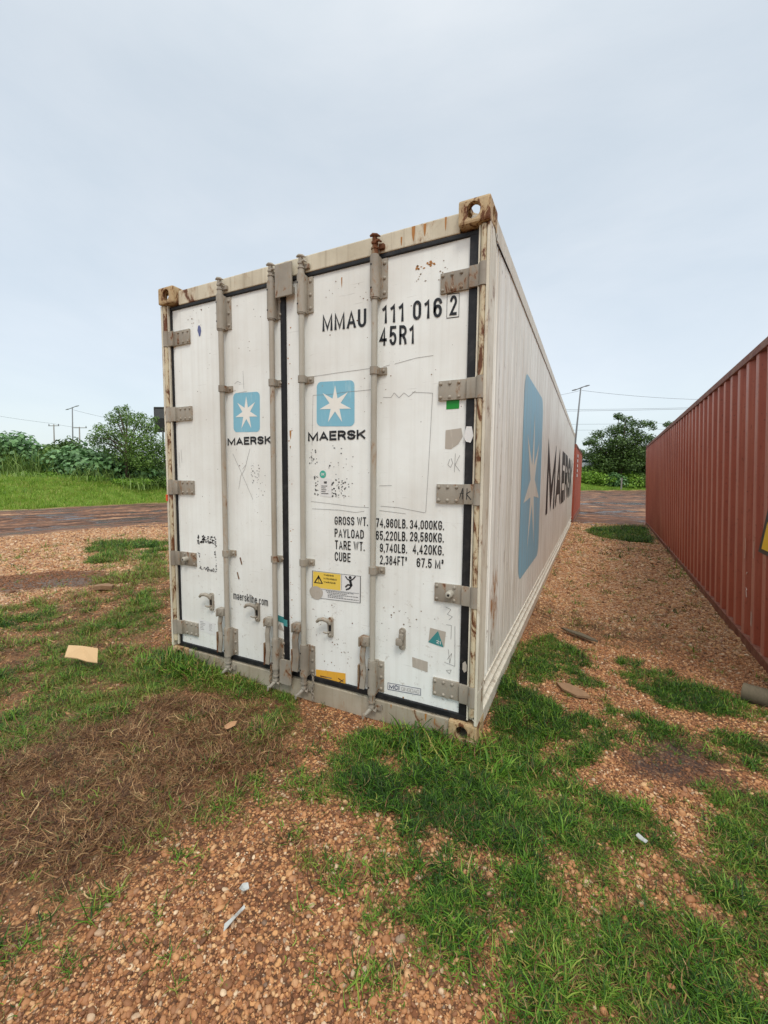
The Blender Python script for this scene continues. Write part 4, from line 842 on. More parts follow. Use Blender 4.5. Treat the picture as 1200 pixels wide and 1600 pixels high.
# ------------------------------------------------------------------ scattering (only for stuff nobody could count)
PROTO = bpy.data.collections.new('scatter_sources')
def proto_mesh(name, me, mat, coll):
    o = bpy.data.objects.new(name, me); me.materials.append(mat); coll.objects.link(o); return o
def scatter(name, pts, scl, rot, idx, tint, coll, label, cat):
    me = bpy.data.meshes.new(name); me.vertices.add(len(pts)); me.vertices.foreach_set('co', np.asarray(pts, np.float32).ravel())
    for n_, t_, d_ in (('scl', 'FLOAT', scl), ('tint', 'FLOAT', tint)):
        a = me.attributes.new(n_, t_, 'POINT'); a.data.foreach_set('value', np.asarray(d_, np.float32))
    a = me.attributes.new('idx', 'INT', 'POINT'); a.data.foreach_set('value', np.asarray(idx, np.int32))
    a = me.attributes.new('rot', 'FLOAT_VECTOR', 'POINT'); a.data.foreach_set('vector', np.asarray(rot, np.float32).ravel())
    o = bpy.data.objects.new(name, me); COL.objects.link(o)
    g = bpy.data.node_groups.new(name, 'GeometryNodeTree'); g.interface.new_socket('Geometry', in_out='INPUT', socket_type='NodeSocketGeometry'); g.interface.new_socket('Geometry', in_out='OUTPUT', socket_type='NodeSocketGeometry')
    N = g.nodes.new; i_ = N('NodeGroupInput'); o_ = N('NodeGroupOutput'); iop = N('GeometryNodeInstanceOnPoints'); ci = N('GeometryNodeCollectionInfo')
    ci.inputs['Collection'].default_value = coll; ci.inputs['Separate Children'].default_value = True; ci.inputs['Reset Children'].default_value = True
    def na(nm, ty): x = N('GeometryNodeInputNamedAttribute'); x.data_type = ty; x.inputs['Name'].default_value = nm; return x.outputs[0]
    lk = g.links.new; lk(i_.outputs[0], iop.inputs['Points']); lk(ci.outputs[0], iop.inputs['Instance']); iop.inputs['Pick Instance'].default_value = True
    lk(na('idx', 'INT'), iop.inputs['Instance Index']); e2r = N('FunctionNodeEulerToRotation'); lk(na('rot', 'FLOAT_VECTOR'), e2r.inputs[0]); lk(e2r.outputs[0], iop.inputs['Rotation']); lk(na('scl', 'FLOAT'), iop.inputs['Scale'])
    lk(iop.outputs[0], o_.inputs[0]); md = o.modifiers.new('scatter', 'NODES'); md.node_group = g
    return tag(o, label, cat, kind='stuff')
def tri_mesh(name, V, F):
    me = bpy.data.meshes.new(name); me.from_pydata(V, [], F); me.polygons.foreach_set('use_smooth', [True]*len(F)); me.update(); return me
# pebbles
k = NT('pebble'); t = k.attr('tint', 'INSTANCER'); c = k.ramp(t, PEB, 'LINEAR'); c = k.mix(k.rng(k.noise(90, 4, .6), .45, .75, 0, .5), c, lin((136, 92, 64))); k.bump(k.noise(160, 3), .3, .002); k.set(c, .62, .35); M['pebble'] = k.m
pc = bpy.data.collections.new('pebble_sources')
for j in range(6):
    bm = bmesh.new(); bmesh.ops.create_icosphere(bm, subdivisions=2, radius=1)
    ax = Vector((random.uniform(.8, 1.25), random.uniform(.65, 1.0), random.uniform(.42, .7)))
    pl_ = [(Vector((random.gauss(0, 1), random.gauss(0, 1), random.gauss(0, 1))).normalized(), random.uniform(.50, .85)) for _ in range(8)]
    for v in bm.verts:
        p = v.co.copy()
        for n_, d_ in pl_:
            e_ = p.dot(n_)-d_
            if e_ > 0: p -= n_*e_*.85
        v.co = Vector((p.x*ax.x, p.y*ax.y, p.z*ax.z))
    me = bpy.data.meshes.new('pebble_%s' % 'abcdef'[j]); bm.to_mesh(me); bm.free(); me.polygons.foreach_set('use_smooth', [True]*len(me.polygons)); proto_mesh(me.name, me, M['pebble'], pc)
def incam(Xa, Ya, mg=1.06):
    d = np.stack([Xa-CAMP[0], Ya-CAMP[1], -CAMP[2]+0*Xa], -1); z = d@cf; u = FPX*(d@cr)/z; v = FPX*(d@cu)/z
    return (z > .2) & (np.abs(u) < 620*mg+20) & (v > -820*mg-60)
def inbox(Xa, Ya): 
    a = (Xa > -W+.0) & (Xa < 0) & (Ya > .03) & (Ya < LEN)
    ry = Ya-1.5; b_ = (Xa > 1.74+.0325*ry) & (Ya > 1.5) & (Ya < 14); return a | b_
def scatter_points(x0, x1, y0, y1, dens, fn, seed):
    rg = np.random.default_rng(seed); n = int((x1-x0)*(y1-y0)*dens); Xa = rg.uniform(x0, x1, n); Ya = rg.uniform(y0, y1, n)
    ok = incam(Xa, Ya) & ~inbox(Xa, Ya); Xa, Ya = Xa[ok], Ya[ok]; m = masks(Xa, Ya); d = np.hypot(Xa-CAMP[0], Ya-CAMP[1])
    pr = fn(m, d, Xa, Ya); ok = rg.random(len(Xa)) < pr; return Xa[ok], Ya[ok], d[ok], {a: b[ok] for a, b in m.items()}, rg
def peb_fn(m, d, Xa, Ya):
    lump = (fbm(Xa, Ya, 1.9, 77)-.33)*4.2
    base = np.clip(1-m['green']*.85, 0, 1)*np.clip(1-m['dead']*.93, 0, 1)*np.clip(1-m['soil']*.72, 0, 1)*(1-m['mud']*.97)*(1-m['bank'])*(1-.5*m['oil'])
    return base*np.clip(lump+.5*np.clip((Ya-1)/2, 0, 1), .25, 1)*np.clip((3.6/np.maximum(d, 1))**1.05, .06, 1)
allp = []
Xa, Ya, d, m, rg = scatter_points(-11.5, 2.4, -2.2, 13.5, 17000, peb_fn, 21)
n = len(Xa); sz = np.clip(rg.lognormal(math.log(.0044), .50, n), .0020, .020)*np.clip(d/3.2, 1, 3.2)**.75
big = rg.random(n) < .005; sz[big] = np.minimum(sz[big]*1.5, .020)
Za = height(Xa, Ya)+sz*.12
tn = np.clip(rg.random(n)**1.15, 0, 1); tn = np.where(((Xa < -5) | (Ya > 2.2)) & (rg.random(n) < .5), rg.uniform(.75, .97, n), tn); tn = np.where(m['oil'] > .4, tn*.1, tn)
scatter('gravel', np.stack([Xa, Ya, Za], -1), sz, np.stack([rg.normal(0, .35, n), rg.normal(0, .35, n), rg.uniform(0, 6.28, n)], -1), rg.integers(0, 6, n), tn, pc, 'loose tan and reddish gravel covering the bare yard ground', 'gravel')
NPEB = n
# grass tufts
def blade(V, F, base, az, ln, wd, lean, curl, seg=4, drift=.25):
    i0 = len(V); x = y = z = 0; a = lean; dr_ = random.uniform(-drift, drift)
    for s_ in range(seg+1):
        dx, dy = math.cos(az), math.sin(az); sx, sy = -dy, dx
        t = s_/seg; w_ = wd*(1-t**1.6)*.5+.0001
        if s_ < seg:
            V.append((base[0]+x-w_*sx, base[1]+y-w_*sy, z)); V.append((base[0]+x+w_*sx, base[1]+y+w_*sy, z))
        else: V.append((base[0]+x, base[1]+y, z))
        h_ = math.sin(a)*ln/seg; x += h_*dx; y += h_*dy; z = max(z+math.cos(a)*ln/seg, .001); a += curl/seg; az += dr_
    for s_ in range(seg-1): q = i0+2*s_; F.append((q, q+1, q+3, q+2))
    q = i0+2*(seg-1); F.append((q, q+1, q+2))
def tuft(n, ln, wd, spread, leanr, curlr, drift=.25):
    V, F = [], []
    for _ in range(n): blade(V, F, (random.gauss(0, spread), random.gauss(0, spread)), random.uniform(0, 6.283), ln*random.uniform(.55, 1.15), wd*random.uniform(.7, 1.2), random.uniform(*leanr), random.uniform(*curlr), 4, drift)
    return V, F
def grass_mat(name, stops, tr=.25):
    k = NT(name); t = k.math('ADD', k.attr('tint', 'INSTANCER'), k.math('MULTIPLY', k.math('SUBTRACT', k.attr('bt'), .5), .75), True); c = k.ramp(t, stops); z = k.n('ShaderNodeObjectInfo').outputs['Random']
    k.set(c, .5, .3)
    tb = k.n('ShaderNodeBsdfTranslucent', {0: c}); mx = k.n('ShaderNodeMixShader', {0: tr, 1: k.b.outputs[0], 2: tb.outputs[0]})
    k.t.links.new(mx.outputs[0], k.t.nodes['Material Output'].inputs[0]); return k.m
M['grass'] = grass_mat('grass_blade', [(0, lin((36, 62, 20))), (.32, lin((64, 104, 28))), (.62, lin((104, 146, 42))), (.80, lin((146, 164, 70))), (.90, lin((156, 128, 78))), (1, lin((118, 84, 54)))])
M['straw'] = grass_mat('straw', [(0, lin((66, 42, 28))), (.38, lin((112, 76, 48))), (.72, lin((152, 114, 74))), (.93, lin((200, 168, 122))), (1, lin((96, 104, 52)))], .1)
M['lush'] = grass_mat('lush_grass', [(0, lin((88, 118, 38))), (.45, lin((122, 156, 50))), (.85, lin((152, 182, 72))), (1, lin((168, 168, 92)))], .35)
def tufts(nm, n, specs, mat):
    c_ = bpy.data.collections.new(nm)
    for j in range(n): V, F = tuft(*specs[j % len(specs)]); me = tri_mesh(nm, V, F); a_ = me.attributes.new('bt', 'FLOAT', 'POINT'); r_ = np.repeat(np.random.default_rng(j).random(len(V)//9+1), 9)[:len(V)]; a_.data.foreach_set('value', r_.astype(np.float32)); proto_mesh('%s_%s' % (nm, 'abcdefgh'[j]), me, mat, c_)
    return c_
gcol = tufts('grass_source', 6, [(14, .044, .0030, .012, (.3, 1.3), (.2, 1.7), .5), (14, .036, .0028, .018, (.8, 1.5), (-.3, 1.0), .6), (12, .060, .0030, .012, (.2, 1.1), (.5, 2.0), .5)], M['grass'])
scol = tufts('straw_source', 6, [(7, .085, .0026, .024, (1.25, 1.56), (-.35, .5), .6), (8, .065, .0028, .022, (1.0, 1.5), (-.5, .9), .7), (8, .05, .0026, .02, (.8, 1.4), (.2, 1.4), .5)], M['straw'])
def put(name, x0, x1, y0, y1, dens, fn, seed, coll, ncol, smin, smax, label, cat, tfn=None, far=.8, dz=0.):
    Xa, Ya, d, m, rg = scatter_points(x0, x1, y0, y1, dens, fn, seed); n = len(Xa)
    sc = rg.uniform(smin, smax, n)*(.35+.6*fbm(Xa, Ya, 2.3, 90)+.85*np.clip((fbm(Xa, Ya, 11, 91)-.35)*2.5, 0, 1))*np.clip(d/3.5, 1, 3)**far
    tn = np.clip(rg.normal(.40, .22, n)+(fbm(Xa, Ya, 1.8, 55)-.5)*.9+.25*m['soil']-.1*m['green']+.28*(Xa < -4.5), 0, 1) if tfn is None else tfn(rg, Xa, Ya, m, n)
    return scatter(name, np.stack([Xa, Ya, height(Xa, Ya)+dz], -1), sc, np.stack([rg.normal(0, .12, n), rg.normal(0, .12, n), rg.uniform(0, 6.28, n)], -1), rg.integers(0, ncol, n), tn, coll, label, cat), n
dfall = lambda d: np.clip((3.2/np.maximum(d, 1))**1.3, .03, 1)
gfn = lambda m, d, Xa, Ya: (np.clip(m['green'], 0, 1)*.9+m['sparse']*.4+.012)*(1-m['mud'])*(1-m['bank'])*dfall(d)*(1-.80*m['dead'])*(1-.8*m['oil'])
o, n = put('grass', -9.5, 2.0, -2.2, 13.5, 5200, gfn, 33, gcol, 6, .65, 1.25, 'short green tufted grass growing in patches over the gravel', 'grass')
sfn = lambda m, d, Xa, Ya: (m['dead']*np.clip((fbm(Xa, Ya, 3.1, 64)-.25)*3, .25, 1)*.8+m['soil']*.07+m['green']*.05+m['sparse']*.08)*(1-m['mud'])*(1-m['bank'])*dfall(d)
o, n2 = put('dry_grass', -5.6, 1.8, -2.2, 3, 6500, sfn, 34, scol, 6, .6, 1.15, 'flattened brown dead grass and straw before the left door', 'dry grass', tfn=lambda rg, Xa, Ya, m, n: np.clip(rg.normal(.45, .25, n), 0, .93)+(rg.random(n) < .05)*.07, far=.6, dz=.004)
cfn = lambda m, d, Xa, Ya: np.exp(-((Xa+.12)/.22)**2-((Ya+.10)/.10)**2)+.8*np.exp(-((Xa+2.25)/.35)**2-((Ya+.08)/.10)**2)
put('grass', -2.9, .35, -.35, .03, 3600, cfn, 39, gcol, 6, 1.7, 2.5, 'longer green grass hiding the feet of the white container doors', 'grass')
# lush grass of the bank behind the muddy road
lcol = tufts('lush_source', 4, [(16, .20, .016, .10, (.05, .6), (.2, 1.0)), (14, .15, .014, .10, (.1, .8), (.1, 1.0))], M['lush'])
def lfn(m, d, Xa, Ya):
    fb = sdline(Xa, Ya, FARB); return m['bank']*np.clip(1-(fb-13)/3, 0, 1)
o, n3 = put('grass', -40, -14, -6, 34, 44, lfn, 35, lcol, 4, .7, 1.3, 'bright lush grass on the bank beyond the muddy road', 'grass', far=0)
o, n4 = put('grass', -14, 16, 34, 84, 14, lfn, 36, lcol, 4, .9, 1.5, 'strip of bright grass at the far end of the alley', 'grass', far=0)
print('scatter', NPEB, n, n2, n3, n4)

# ------------------------------------------------------------------ plants
def leaf_mat(name, a, b_, tr=.25, rough=.5):
    k = NT(name); t = k.attr('tint'); c = k.ramp(t, [(0, lin(a)), (1, lin(b_))]); k.set(c, rough, .35)
    tb = k.n('ShaderNodeBsdfTranslucent', {0: c}); mx = k.n('ShaderNodeMixShader', {0: tr, 1: k.b.outputs[0], 2: tb.outputs[0]})
    k.t.links.new(mx.outputs[0], k.t.nodes['Material Output'].inputs[0]); return k.m
M['leafdark'] = leaf_mat('leaf_dark', (42, 64, 28), (96, 124, 56)); M['leafmid'] = leaf_mat('leaf_mid', (60, 90, 34), (128, 160, 74)); M['leafcastor'] = leaf_mat('leaf_blue_green', (54, 92, 44), (132, 172, 112), .2, .4)
M['leafbright'] = leaf_mat('leaf_bright', (86, 126, 36), (156, 192, 76), .35); M['bladegreen'] = leaf_mat('blade_green', (74, 104, 42), (150, 172, 92), .2)
k = NT('bark'); n_ = k.noise(8, 6, .7, k.map((3, 3, .6))); k.bump(n_, .6, .03); k.set(k.mix(n_, lin((50, 42, 34)), lin((96, 84, 70))), .85, .2); M['bark'] = k.m
def np_mesh(name, V, nper, faces_per, mat, parent, tint):
    n = len(V)//nper; me = bpy.data.meshes.new(name); me.vertices.add(len(V)); me.vertices.foreach_set('co', V.astype(np.float32).ravel())
    F = (np.arange(n)[:, None, None]*nper+np.array(faces_per)[None]).reshape(-1, len(faces_per[0])); k_ = F.shape[1]
    me.loops.add(F.size); me.loops.foreach_set('vertex_index', F.ravel().astype(np.int32)); me.polygons.add(len(F)); me.polygons.foreach_set('loop_start', np.arange(0, F.size, k_, dtype=np.int32)); me.update(calc_edges=True)
    a = me.attributes.new('tint', 'FLOAT', 'POINT'); a.data.foreach_set('value', np.repeat(tint, nper).astype(np.float32))
    return link(name, me, mat, parent)
def leaves(rg, blobs, n, size, mat, parent, name='crown', droop=.3, aspect=.5, shell=.55, up=.5):
    wts = np.array([b_[2] if len(b_) > 2 else b_[1][0]*b_[1][2] for b_ in blobs], float); wts /= wts.sum()
    bi = rg.choice(len(blobs), n, p=wts); C = np.array([b_[0] for b_ in blobs], float)[bi]; R_ = np.array([b_[1] for b_ in blobs], float)[bi]
    d = rg.normal(size=(n, 3)); d /= np.linalg.norm(d, axis=1)[:, None]; rad = (shell+(1-shell)*rg.random(n)**.6)*(1+rg.normal(0, .10, n)); P = C+d*R_*rad[:, None]
    nn = d+rg.normal(0, .55, (n, 3)); nn[:, 2] += up; nn /= np.linalg.norm(nn, axis=1)[:, None]
    t = rg.normal(size=(n, 3)); t[:, 2] -= droop; t -= nn*(t*nn).sum(1)[:, None]; t /= np.linalg.norm(t, axis=1)[:, None]; s = np.cross(nn, t)
    sz = size*rg.uniform(.6, 1.3, n)[:, None]
    V = np.stack([P-t*sz*.5, P-t*sz*.12+s*sz*aspect*.5+nn*sz*.06, P+t*sz*.5-nn*sz*.10, P-t*sz*.12-s*sz*aspect*.5+nn*sz*.06], 1).reshape(-1, 3)
    tint = np.clip(.45+rg.normal(0, .22, n), 0, 1)
    return np_mesh(name, V, 4, [(0, 1, 2, 3)], mat, parent, tint)
def trunk(parent, base, top, r, limbs, name='trunk'):
    b = MB(); base, top = Vector(base), Vector(top); mid = base.lerp(top, .5)+Vector((random.uniform(-.1, .1)*r*10, 0, 0)); b.tube([base-Vector((0, 0, .3)), mid, top], [r*1.2, r*.85, r*.5], 9)
    for l in limbs:
        l = Vector(l); s_ = base.lerp(top, random.uniform(.45, .95)); m_ = s_.lerp(l, .5)+Vector((0, 0, random.uniform(-.2, .4))); b.tube([s_, m_, l], [r*.45, r*.28, r*.10], 6)
    return b.build(name, M['bark'], parent, True)
def mound(name, c, R_, nb, n, size, mat, label, cat, group=None, seed=1, stems=True, **kw):
    rg = np.random.default_rng(seed); c = np.array(c, float); r = empty(name, tuple(c)); 
    blobs = []
    for _ in range(nb):
        a = rg.uniform(0, 6.28); q = rg.random()**.5*.72; h_ = math.sqrt(max(.05, 1-q*q))
        s_ = rg.uniform(.24, .42); blobs.append(((R_[0]*q*math.cos(a), R_[1]*q*math.sin(a), R_[2]*(h_*rg.uniform(.35, .92)-.1)), (R_[0]*s_, R_[1]*s_, R_[2]*s_*.8)))
    blobs.append(((0, 0, R_[2]*.3), (R_[0]*.85, R_[1]*.85, R_[2]*.55), 1.2*sum(b_[1][0]*b_[1][2] for b_ in blobs)/2))
    leaves(rg, blobs, n, size, mat, r, 'foliage', **kw)
    if stems:
        b = MB()
        for i in range(7):
            a = rg.uniform(0, 6.28); q = rg.uniform(.1, .7); b.tube([(R_[0]*q*.4*math.cos(a), R_[1]*q*.4*math.sin(a), -.3), (R_[0]*q*math.cos(a), R_[1]*q*math.sin(a), R_[2]*.6)], [.04, .02], 5)
        b.build('stem', M['bark'], r)
    return tag(r, label, cat, group)
def gz(x, y): return float(height(np.array([x]), np.array([y]))[0])
def bladeclump(name, c, n, ln, wd, spread, mat, label, cat, group=None, seed=1):
    rg = np.random.default_rng(seed); r = empty(name, c); V = []
    for _ in range(n):
        az = rg.uniform(0, 6.283); bx_, by_ = rg.normal(0, spread, 2); L_ = ln*rg.uniform(.6, 1.1); a = rg.uniform(.02, .5); cu_ = rg.uniform(.3, 1.8); w_ = wd*rg.uniform(.7, 1.2)
        dx, dy = math.cos(az), math.sin(az); x_ = z_ = 0; row = []
        for s_ in range(4):
            ww = w_*(1-(s_/3)**2)*.5+.002; row += [(bx_+x_*dx+ww*dy, by_+x_*dy-ww*dx, z_), (bx_+x_*dx-ww*dy, by_+x_*dy+ww*dx, z_)]; x_ += math.sin(a)*L_/3; z_ += math.cos(a)*L_/3; a += cu_/3
        V += row
    np_mesh('blades', np.array(V), 8, [(0, 1, 3, 2), (2, 3, 5, 4), (4, 5, 7, 6)], mat, r, np.clip(.5+rg.normal(0, .25, n), 0, 1)); return tag(r, label, cat, group)
GB = 'bushes on the bank'
def bush(px, pyb, d, R_, nb, n, size, mat, label, seed, cat='bush', name='bush', group=GB, **kw):
    p = at(px, pyb, d); return mound(name, (p.x, p.y, gz(p.x, p.y)-.1), R_, nb, n, size, M[mat], label, cat, group, seed, **kw)
# left bank
bush(152, 745, 29, (4.2, 2.8, 2.5), 26, 5200, .30, 'leafcastor', 'broad mound of large blue-green leaves left of the white container', 1, aspect=.85, up=1.2, droop=.5)
bush(232, 745, 28.5, (2.7, 2.0, 1.3), 16, 2600, .26, 'leafcastor', 'low blue-green bush sloping down beside the container doors', 2, aspect=.8, up=1.2)
bush(8, 745, 30, (4.0, 2.4, 3.2), 24, 5200, .30, 'leafcastor', 'tall dark bush of broad leaves at the left edge of the photo', 3, aspect=.8, up=.9)
bush(75, 742, 31, (3.4, 2, 2.5), 18, 3400, .28, 'leafmid', 'mid green bush between the tall grass and the blue-green mound', 4, aspect=.6)
bush(110, 742, 34, (3.2, 2, 2.9), 14, 2600, .28, 'leafdark', 'dark bush below the distant street lamp', 41, aspect=.6)
bush(45, 745, 28, (3.3, 1.5, .6), 16, 3400, .16, 'leafbright', 'light green low shrub at the foot of the tall grass', 5)
bush(115, 747, 27, (3.0, 1.2, .5), 16, 3400, .15, 'leafbright', 'light green low shrub before the blue-green mound', 6)
bush(192, 747, 26.5, (2.8, 1.1, .5), 16, 3200, .15, 'leafbright', 'light green low shrub right of the arching grass clump', 7)
bush(250, 748, 27.5, (2.2, 1.3, 1.0), 12, 2400, .15, 'leafmid', 'mid green shrub directly behind the left edge of the container', 8)
bush(245, 735, 29, (4.2, 2.5, 2.7), 20, 4600, .2, 'leafdark', 'dark dense bush under the feathery tree', 9)
for i, (px, py, d, n, ln, lab) in enumerate(((20, 742, 28, 240, 2.2, 'tall reedy grass clump at the far left of the bank'), (62, 742, 28, 240, 2.0, 'tall reedy grass clump beside the blue-green mound'), (148, 748, 26, 150, 1.3, 'arching grass clump in front of the blue-green mound'), (35, 752, 25.5, 60, .8, 'small spiky grass tuft low on the bank'), (225, 748, 26, 110, 1.2, 'arching grass clump near the container hinges'))):
    p = at(px, py, d); bladeclump('grass_clump', (p.x, p.y, gz(p.x, p.y)), n, ln, .035, .7, M['bladegreen'], lab, 'grass clump', 'tall grass clumps on the bank', 50+i)
# feathery tree on the left
rg = np.random.default_rng(77); p = at(200, 740, 27); p.z = gz(p.x, p.y)
tr = empty('feathery_tree', tuple(p)); R_ = Vector(cr); 
def loc(px, py, d, dy=0.): q = at(px, py, d+dy); return (q.x-p.x, q.y-p.y, q.z-p.z)
bl = []; lim = []
for px, py, s_ in ((198, 652, .8), (180, 655, .7), (214, 660, .8), (232, 668, .75), (165, 676, .8), (150, 690, .6), (190, 680, 1.0), (212, 690, 1.1), (235, 690, .9), (170, 700, .9), (245, 700, .9), (205, 712, 1.2), (225, 718, 1.1), (185, 640, .35), (197, 637, .3), (155, 668, .45), (222, 650, .35), (144, 684, .4), (240, 655, .35)):
    c_ = loc(px, py, 27, rg.uniform(-1.2, 1.2)); bl.append((c_, (s_*.95, s_*.95, s_*.75))); lim.append(c_)
leaves(rg, bl, 9500, .15, M['leafmid'], tr, 'crown', shell=.25, aspect=.42, droop=.6)
trunk(tr, (0, 0, 0), (0, 0, 3.0), .14, lim); tag(tr, 'feathery light green tree above the bank left of the container', 'tree')
# right: dark tree at the end of the alley
rg = np.random.default_rng(78); p = at(970, 735, 62); p.z = gz(p.x, p.y)
tr = empty('broad_tree', tuple(p)); bl = []; lim = []
for px, py, s_ in ((925, 690, 1.4), (935, 679, 1.3), (948, 700, 1.9), (930, 705, 1.5), (960, 672, 1.5), (975, 668, 1.6), (990, 676, 1.6), (970, 690, 2.2), (990, 695, 1.9), (955, 712, 2.0), (985, 712, 2.2), (1000, 685, 1.4), (1012, 700, 1.5), (1006, 715, 1.8), (966, 650, .9), (978, 654, .9), (990, 660, 1.0), (1004, 662, 1.0), (1016, 662, .9), (1020, 668, .7), (1014, 684, 1.1), (1024, 690, .9), (930, 716, 1.5), (916, 693, .6), (920, 712, 1.0), (1024, 706, 1.2), (968, 722, 1.6), (950, 724, 2.0), (985, 724, 2.2), (1003, 724, 1.8), (935, 726, 1.6), (970, 706, 2.4), (960, 690, 1.6), (995, 706, 1.8)):
    c_ = (lambda q: (q.x-p.x, q.y-p.y, q.z-p.z))(at(px, py, 62+rg.uniform(-3, 3))); bl.append((c_, (s_*.95, s_*.95, s_*.62))); lim.append(c_)
leaves(rg, bl, 17000, .30, M['leafdark'], tr, 'crown', shell=.2, aspect=.6, up=.9)
trunk(tr, (0, 0, 0), (0, 0, 4.2), .3, lim[:16]); tag(tr, 'dark broad crowned tree at the end of the alley between the containers', 'tree', 'trees beyond the alley')
rg = np.random.default_rng(79); p = at(1048, 735, 68); p.z = gz(p.x, p.y); tr = empty('broad_tree', tuple(p)); bl = []; lim = []
for px, py, s_ in ((1045, 662, .8), (1040, 664, .5), (1052, 668, 1.2), (1065, 675, 2.0), (1050, 690, 2.2), (1075, 700, 2.5), (1036, 700, 1.6)):
    c_ = (lambda q: (q.x-p.x, q.y-p.y, q.z-p.z))(at(px, py, 68+rg.uniform(-2, 2))); bl.append((c_, (s_*.95, s_*.95, s_*.62))); lim.append(c_)
leaves(rg, bl, 3600, .3, M['leafdark'], tr, 'crown', shell=.2, aspect=.6, up=.9); trunk(tr, (0, 0, 0), (0, 0, 4.5), .28, lim); tag(tr, 'tree whose top just shows over the roof of the right red container', 'tree', 'trees beyond the alley')
rg = np.random.default_rng(80); p = at(905, 735, 75); p.z = gz(p.x, p.y); tr = empty('broad_tree', tuple(p)); bl = []; lim = []
for px, py, s_ in ((906, 706, 1.0), (902, 704, .8), (911, 711, .7), (904, 716, 1.2)):
    c_ = (lambda q: (q.x-p.x, q.y-p.y, q.z-p.z))(at(px, py, 75)); bl.append((c_, (s_*1.1, s_, s_*.5))); lim.append(c_)
leaves(rg, bl, 900, .3, M['leafdark'], tr, 'crown', shell=.2, aspect=.6, up=.9); trunk(tr, (0, 0, 0), (0, 0, 3), .2, lim); tag(tr, 'small dark tree just above the far red container', 'tree', 'trees beyond the alley')
GR = 'bushes at the end of the alley'
for i, (px, py, d, R_, mat, lab) in enumerate((
    (922, 745, 63, (2.6, 2, 2.3), 'leafmid', 'mid green bush next to the far red container'), (942, 738, 66, (3.4, 2, 4.0), 'leafbright', 'light green bush under the left half of the dark tree'),
    (962, 735, 66, (3.0, 2, 4.2), 'leafmid', 'blue-green bush under the middle of the dark tree'), (985, 733, 66, (3.2, 2, 4.6), 'leafcastor', 'taller blue-green bush under the right half of the dark tree'),
    (1008, 735, 66, (3.0, 2, 4.3), 'leafmid', 'mid green bush beside the far end of the right container'), (925, 752, 61, (3.2, 1.6, 2.0), 'leafbright', 'low bright bush at the left of the bank foot'),
    (952, 752, 61, (3.0, 1.6, 1.9), 'leafcastor', 'low blue-green bush in the middle of the bank foot'), (978, 751, 61, (3.0, 1.6, 2.0), 'leafbright', 'low bright bush behind the small white post'), (1003, 750, 61, (3.0, 1.6, 2.1), 'leafmid', 'low mid green bush at the right of the bank foot'),
    (1030, 745, 64, (3.5, 2, 2.6), 'leafmid', 'bush hidden mostly behind the right red container'))):
    bush(px, py, d, R_, 16, 2300, .34, mat, lab, 100+i, group=GR, up=.9, aspect=.6)
# small white post on the bank foot
p = at(971, 757, 57); b = MB(); b.box(-.09, .09, -.09, .09, -.2, 1.6, .02); b.box(-.11, .11, -.11, .11, 1.6, 1.66, .01); o = b.build('marker_post', M['concrete']); o.location = (p.x, p.y, gz(p.x, p.y)); tag(o, 'small pale post standing in the bushes at the end of the alley', 'post')

# ------------------------------------------------------------------ lamps, poles, wires
def street_lamp(name, base, top, r, arm, double, label, grp, head=(.55, .22)):
    base, top = Vector(base), Vector(top); o = empty(name, tuple(base)); t = top-base
    b = MB(); b.tube([(0, 0, 0), tuple(t*.5), tuple(t)], [r*1.25, r, r*.75], 12); b.box(-r*2, r*2, -r*2, r*2, -.05, .06); b.build('pole', M['steelgrey'], o, True)
    for s_ in ((1, -1) if double else (-1,)):
        e_ = t+Vector(cr)*s_*arm+Vector((0, 0, arm*.38*s_ if double else .1)); b = MB(); b.tube([tuple(t), tuple(t.lerp(e_, .6)), tuple(e_)], [.06, .05, .04], 8); b.build('arm', M['steelgrey'], o, True)
        h2 = e_+Vector(cr)*s_*head[0]+Vector((0, 0, .12*s_ if double else .0)); b = MB(); b.tube([tuple(e_), tuple(e_.lerp(h2, .35)), tuple(h2)], [.05, head[1]*.55, head[1]*.3], 8); b.build('lamp_head', M['steelgrey'], o, True)
    return tag(o, label, 'street lamp', grp)
GL = 'street lamps along the far road'
bt = at(899, 735, 45); street_lamp('street_lamp', (bt.x-.3, bt.y, 2.0), at(907.5, 606, 45), .09, .42, True, 'double armed lamp pole rising behind the white container roofline', GL, (.5, .14))
bt = at(112, 690, 60); street_lamp('street_lamp', (bt.x, bt.y, 1.9), at(113, 637, 60), .085, .45, True, 'thin lamp pole above the blue-green mound on the left', GL, (.5, .14))
def utility_pole(base, top, r, arms, label):
    base, top = Vector(base), Vector(top); o = empty('utility_pole', tuple(base)); t = top-base; b = MB(); b.tube([(0, 0, 0), tuple(t*.5), tuple(t)], [r*1.2, r, r*.8], 10); b.build('pole', M['concrete'], o, True)
    for f_, l_ in arms:
        c_ = t*f_; a_ = c_-Vector(cr)*l_; e_ = c_+Vector(cr)*l_; b = MB(); b.tube([tuple(a_), tuple(e_)], [.06, .06], 6)
        b.build('crossarm', M['concrete'], o)
        for q in (-.9, .9): w_ = c_+Vector(cr)*l_*q; MB().cyl(tuple(w_), tuple(w_+Vector((0, 0, .35))), .08, .05, 8).build('insulator', M['dark'], o)
    return tag(o, label, 'utility pole', 'utility poles far left')
bt = at(84, 700, 80); utility_pole((bt.x, bt.y, 1.9), at(84, 663, 80), .12, ((.97, 1.0),), 'thin utility pole left of the lamp pole'); 
bt = at(124, 700, 80); utility_pole((bt.x, bt.y, 1.9), at(124, 667, 80), .13, ((.98, 1.4), (.62, .8)), 'utility pole with two crossarms right of the lamp pole')
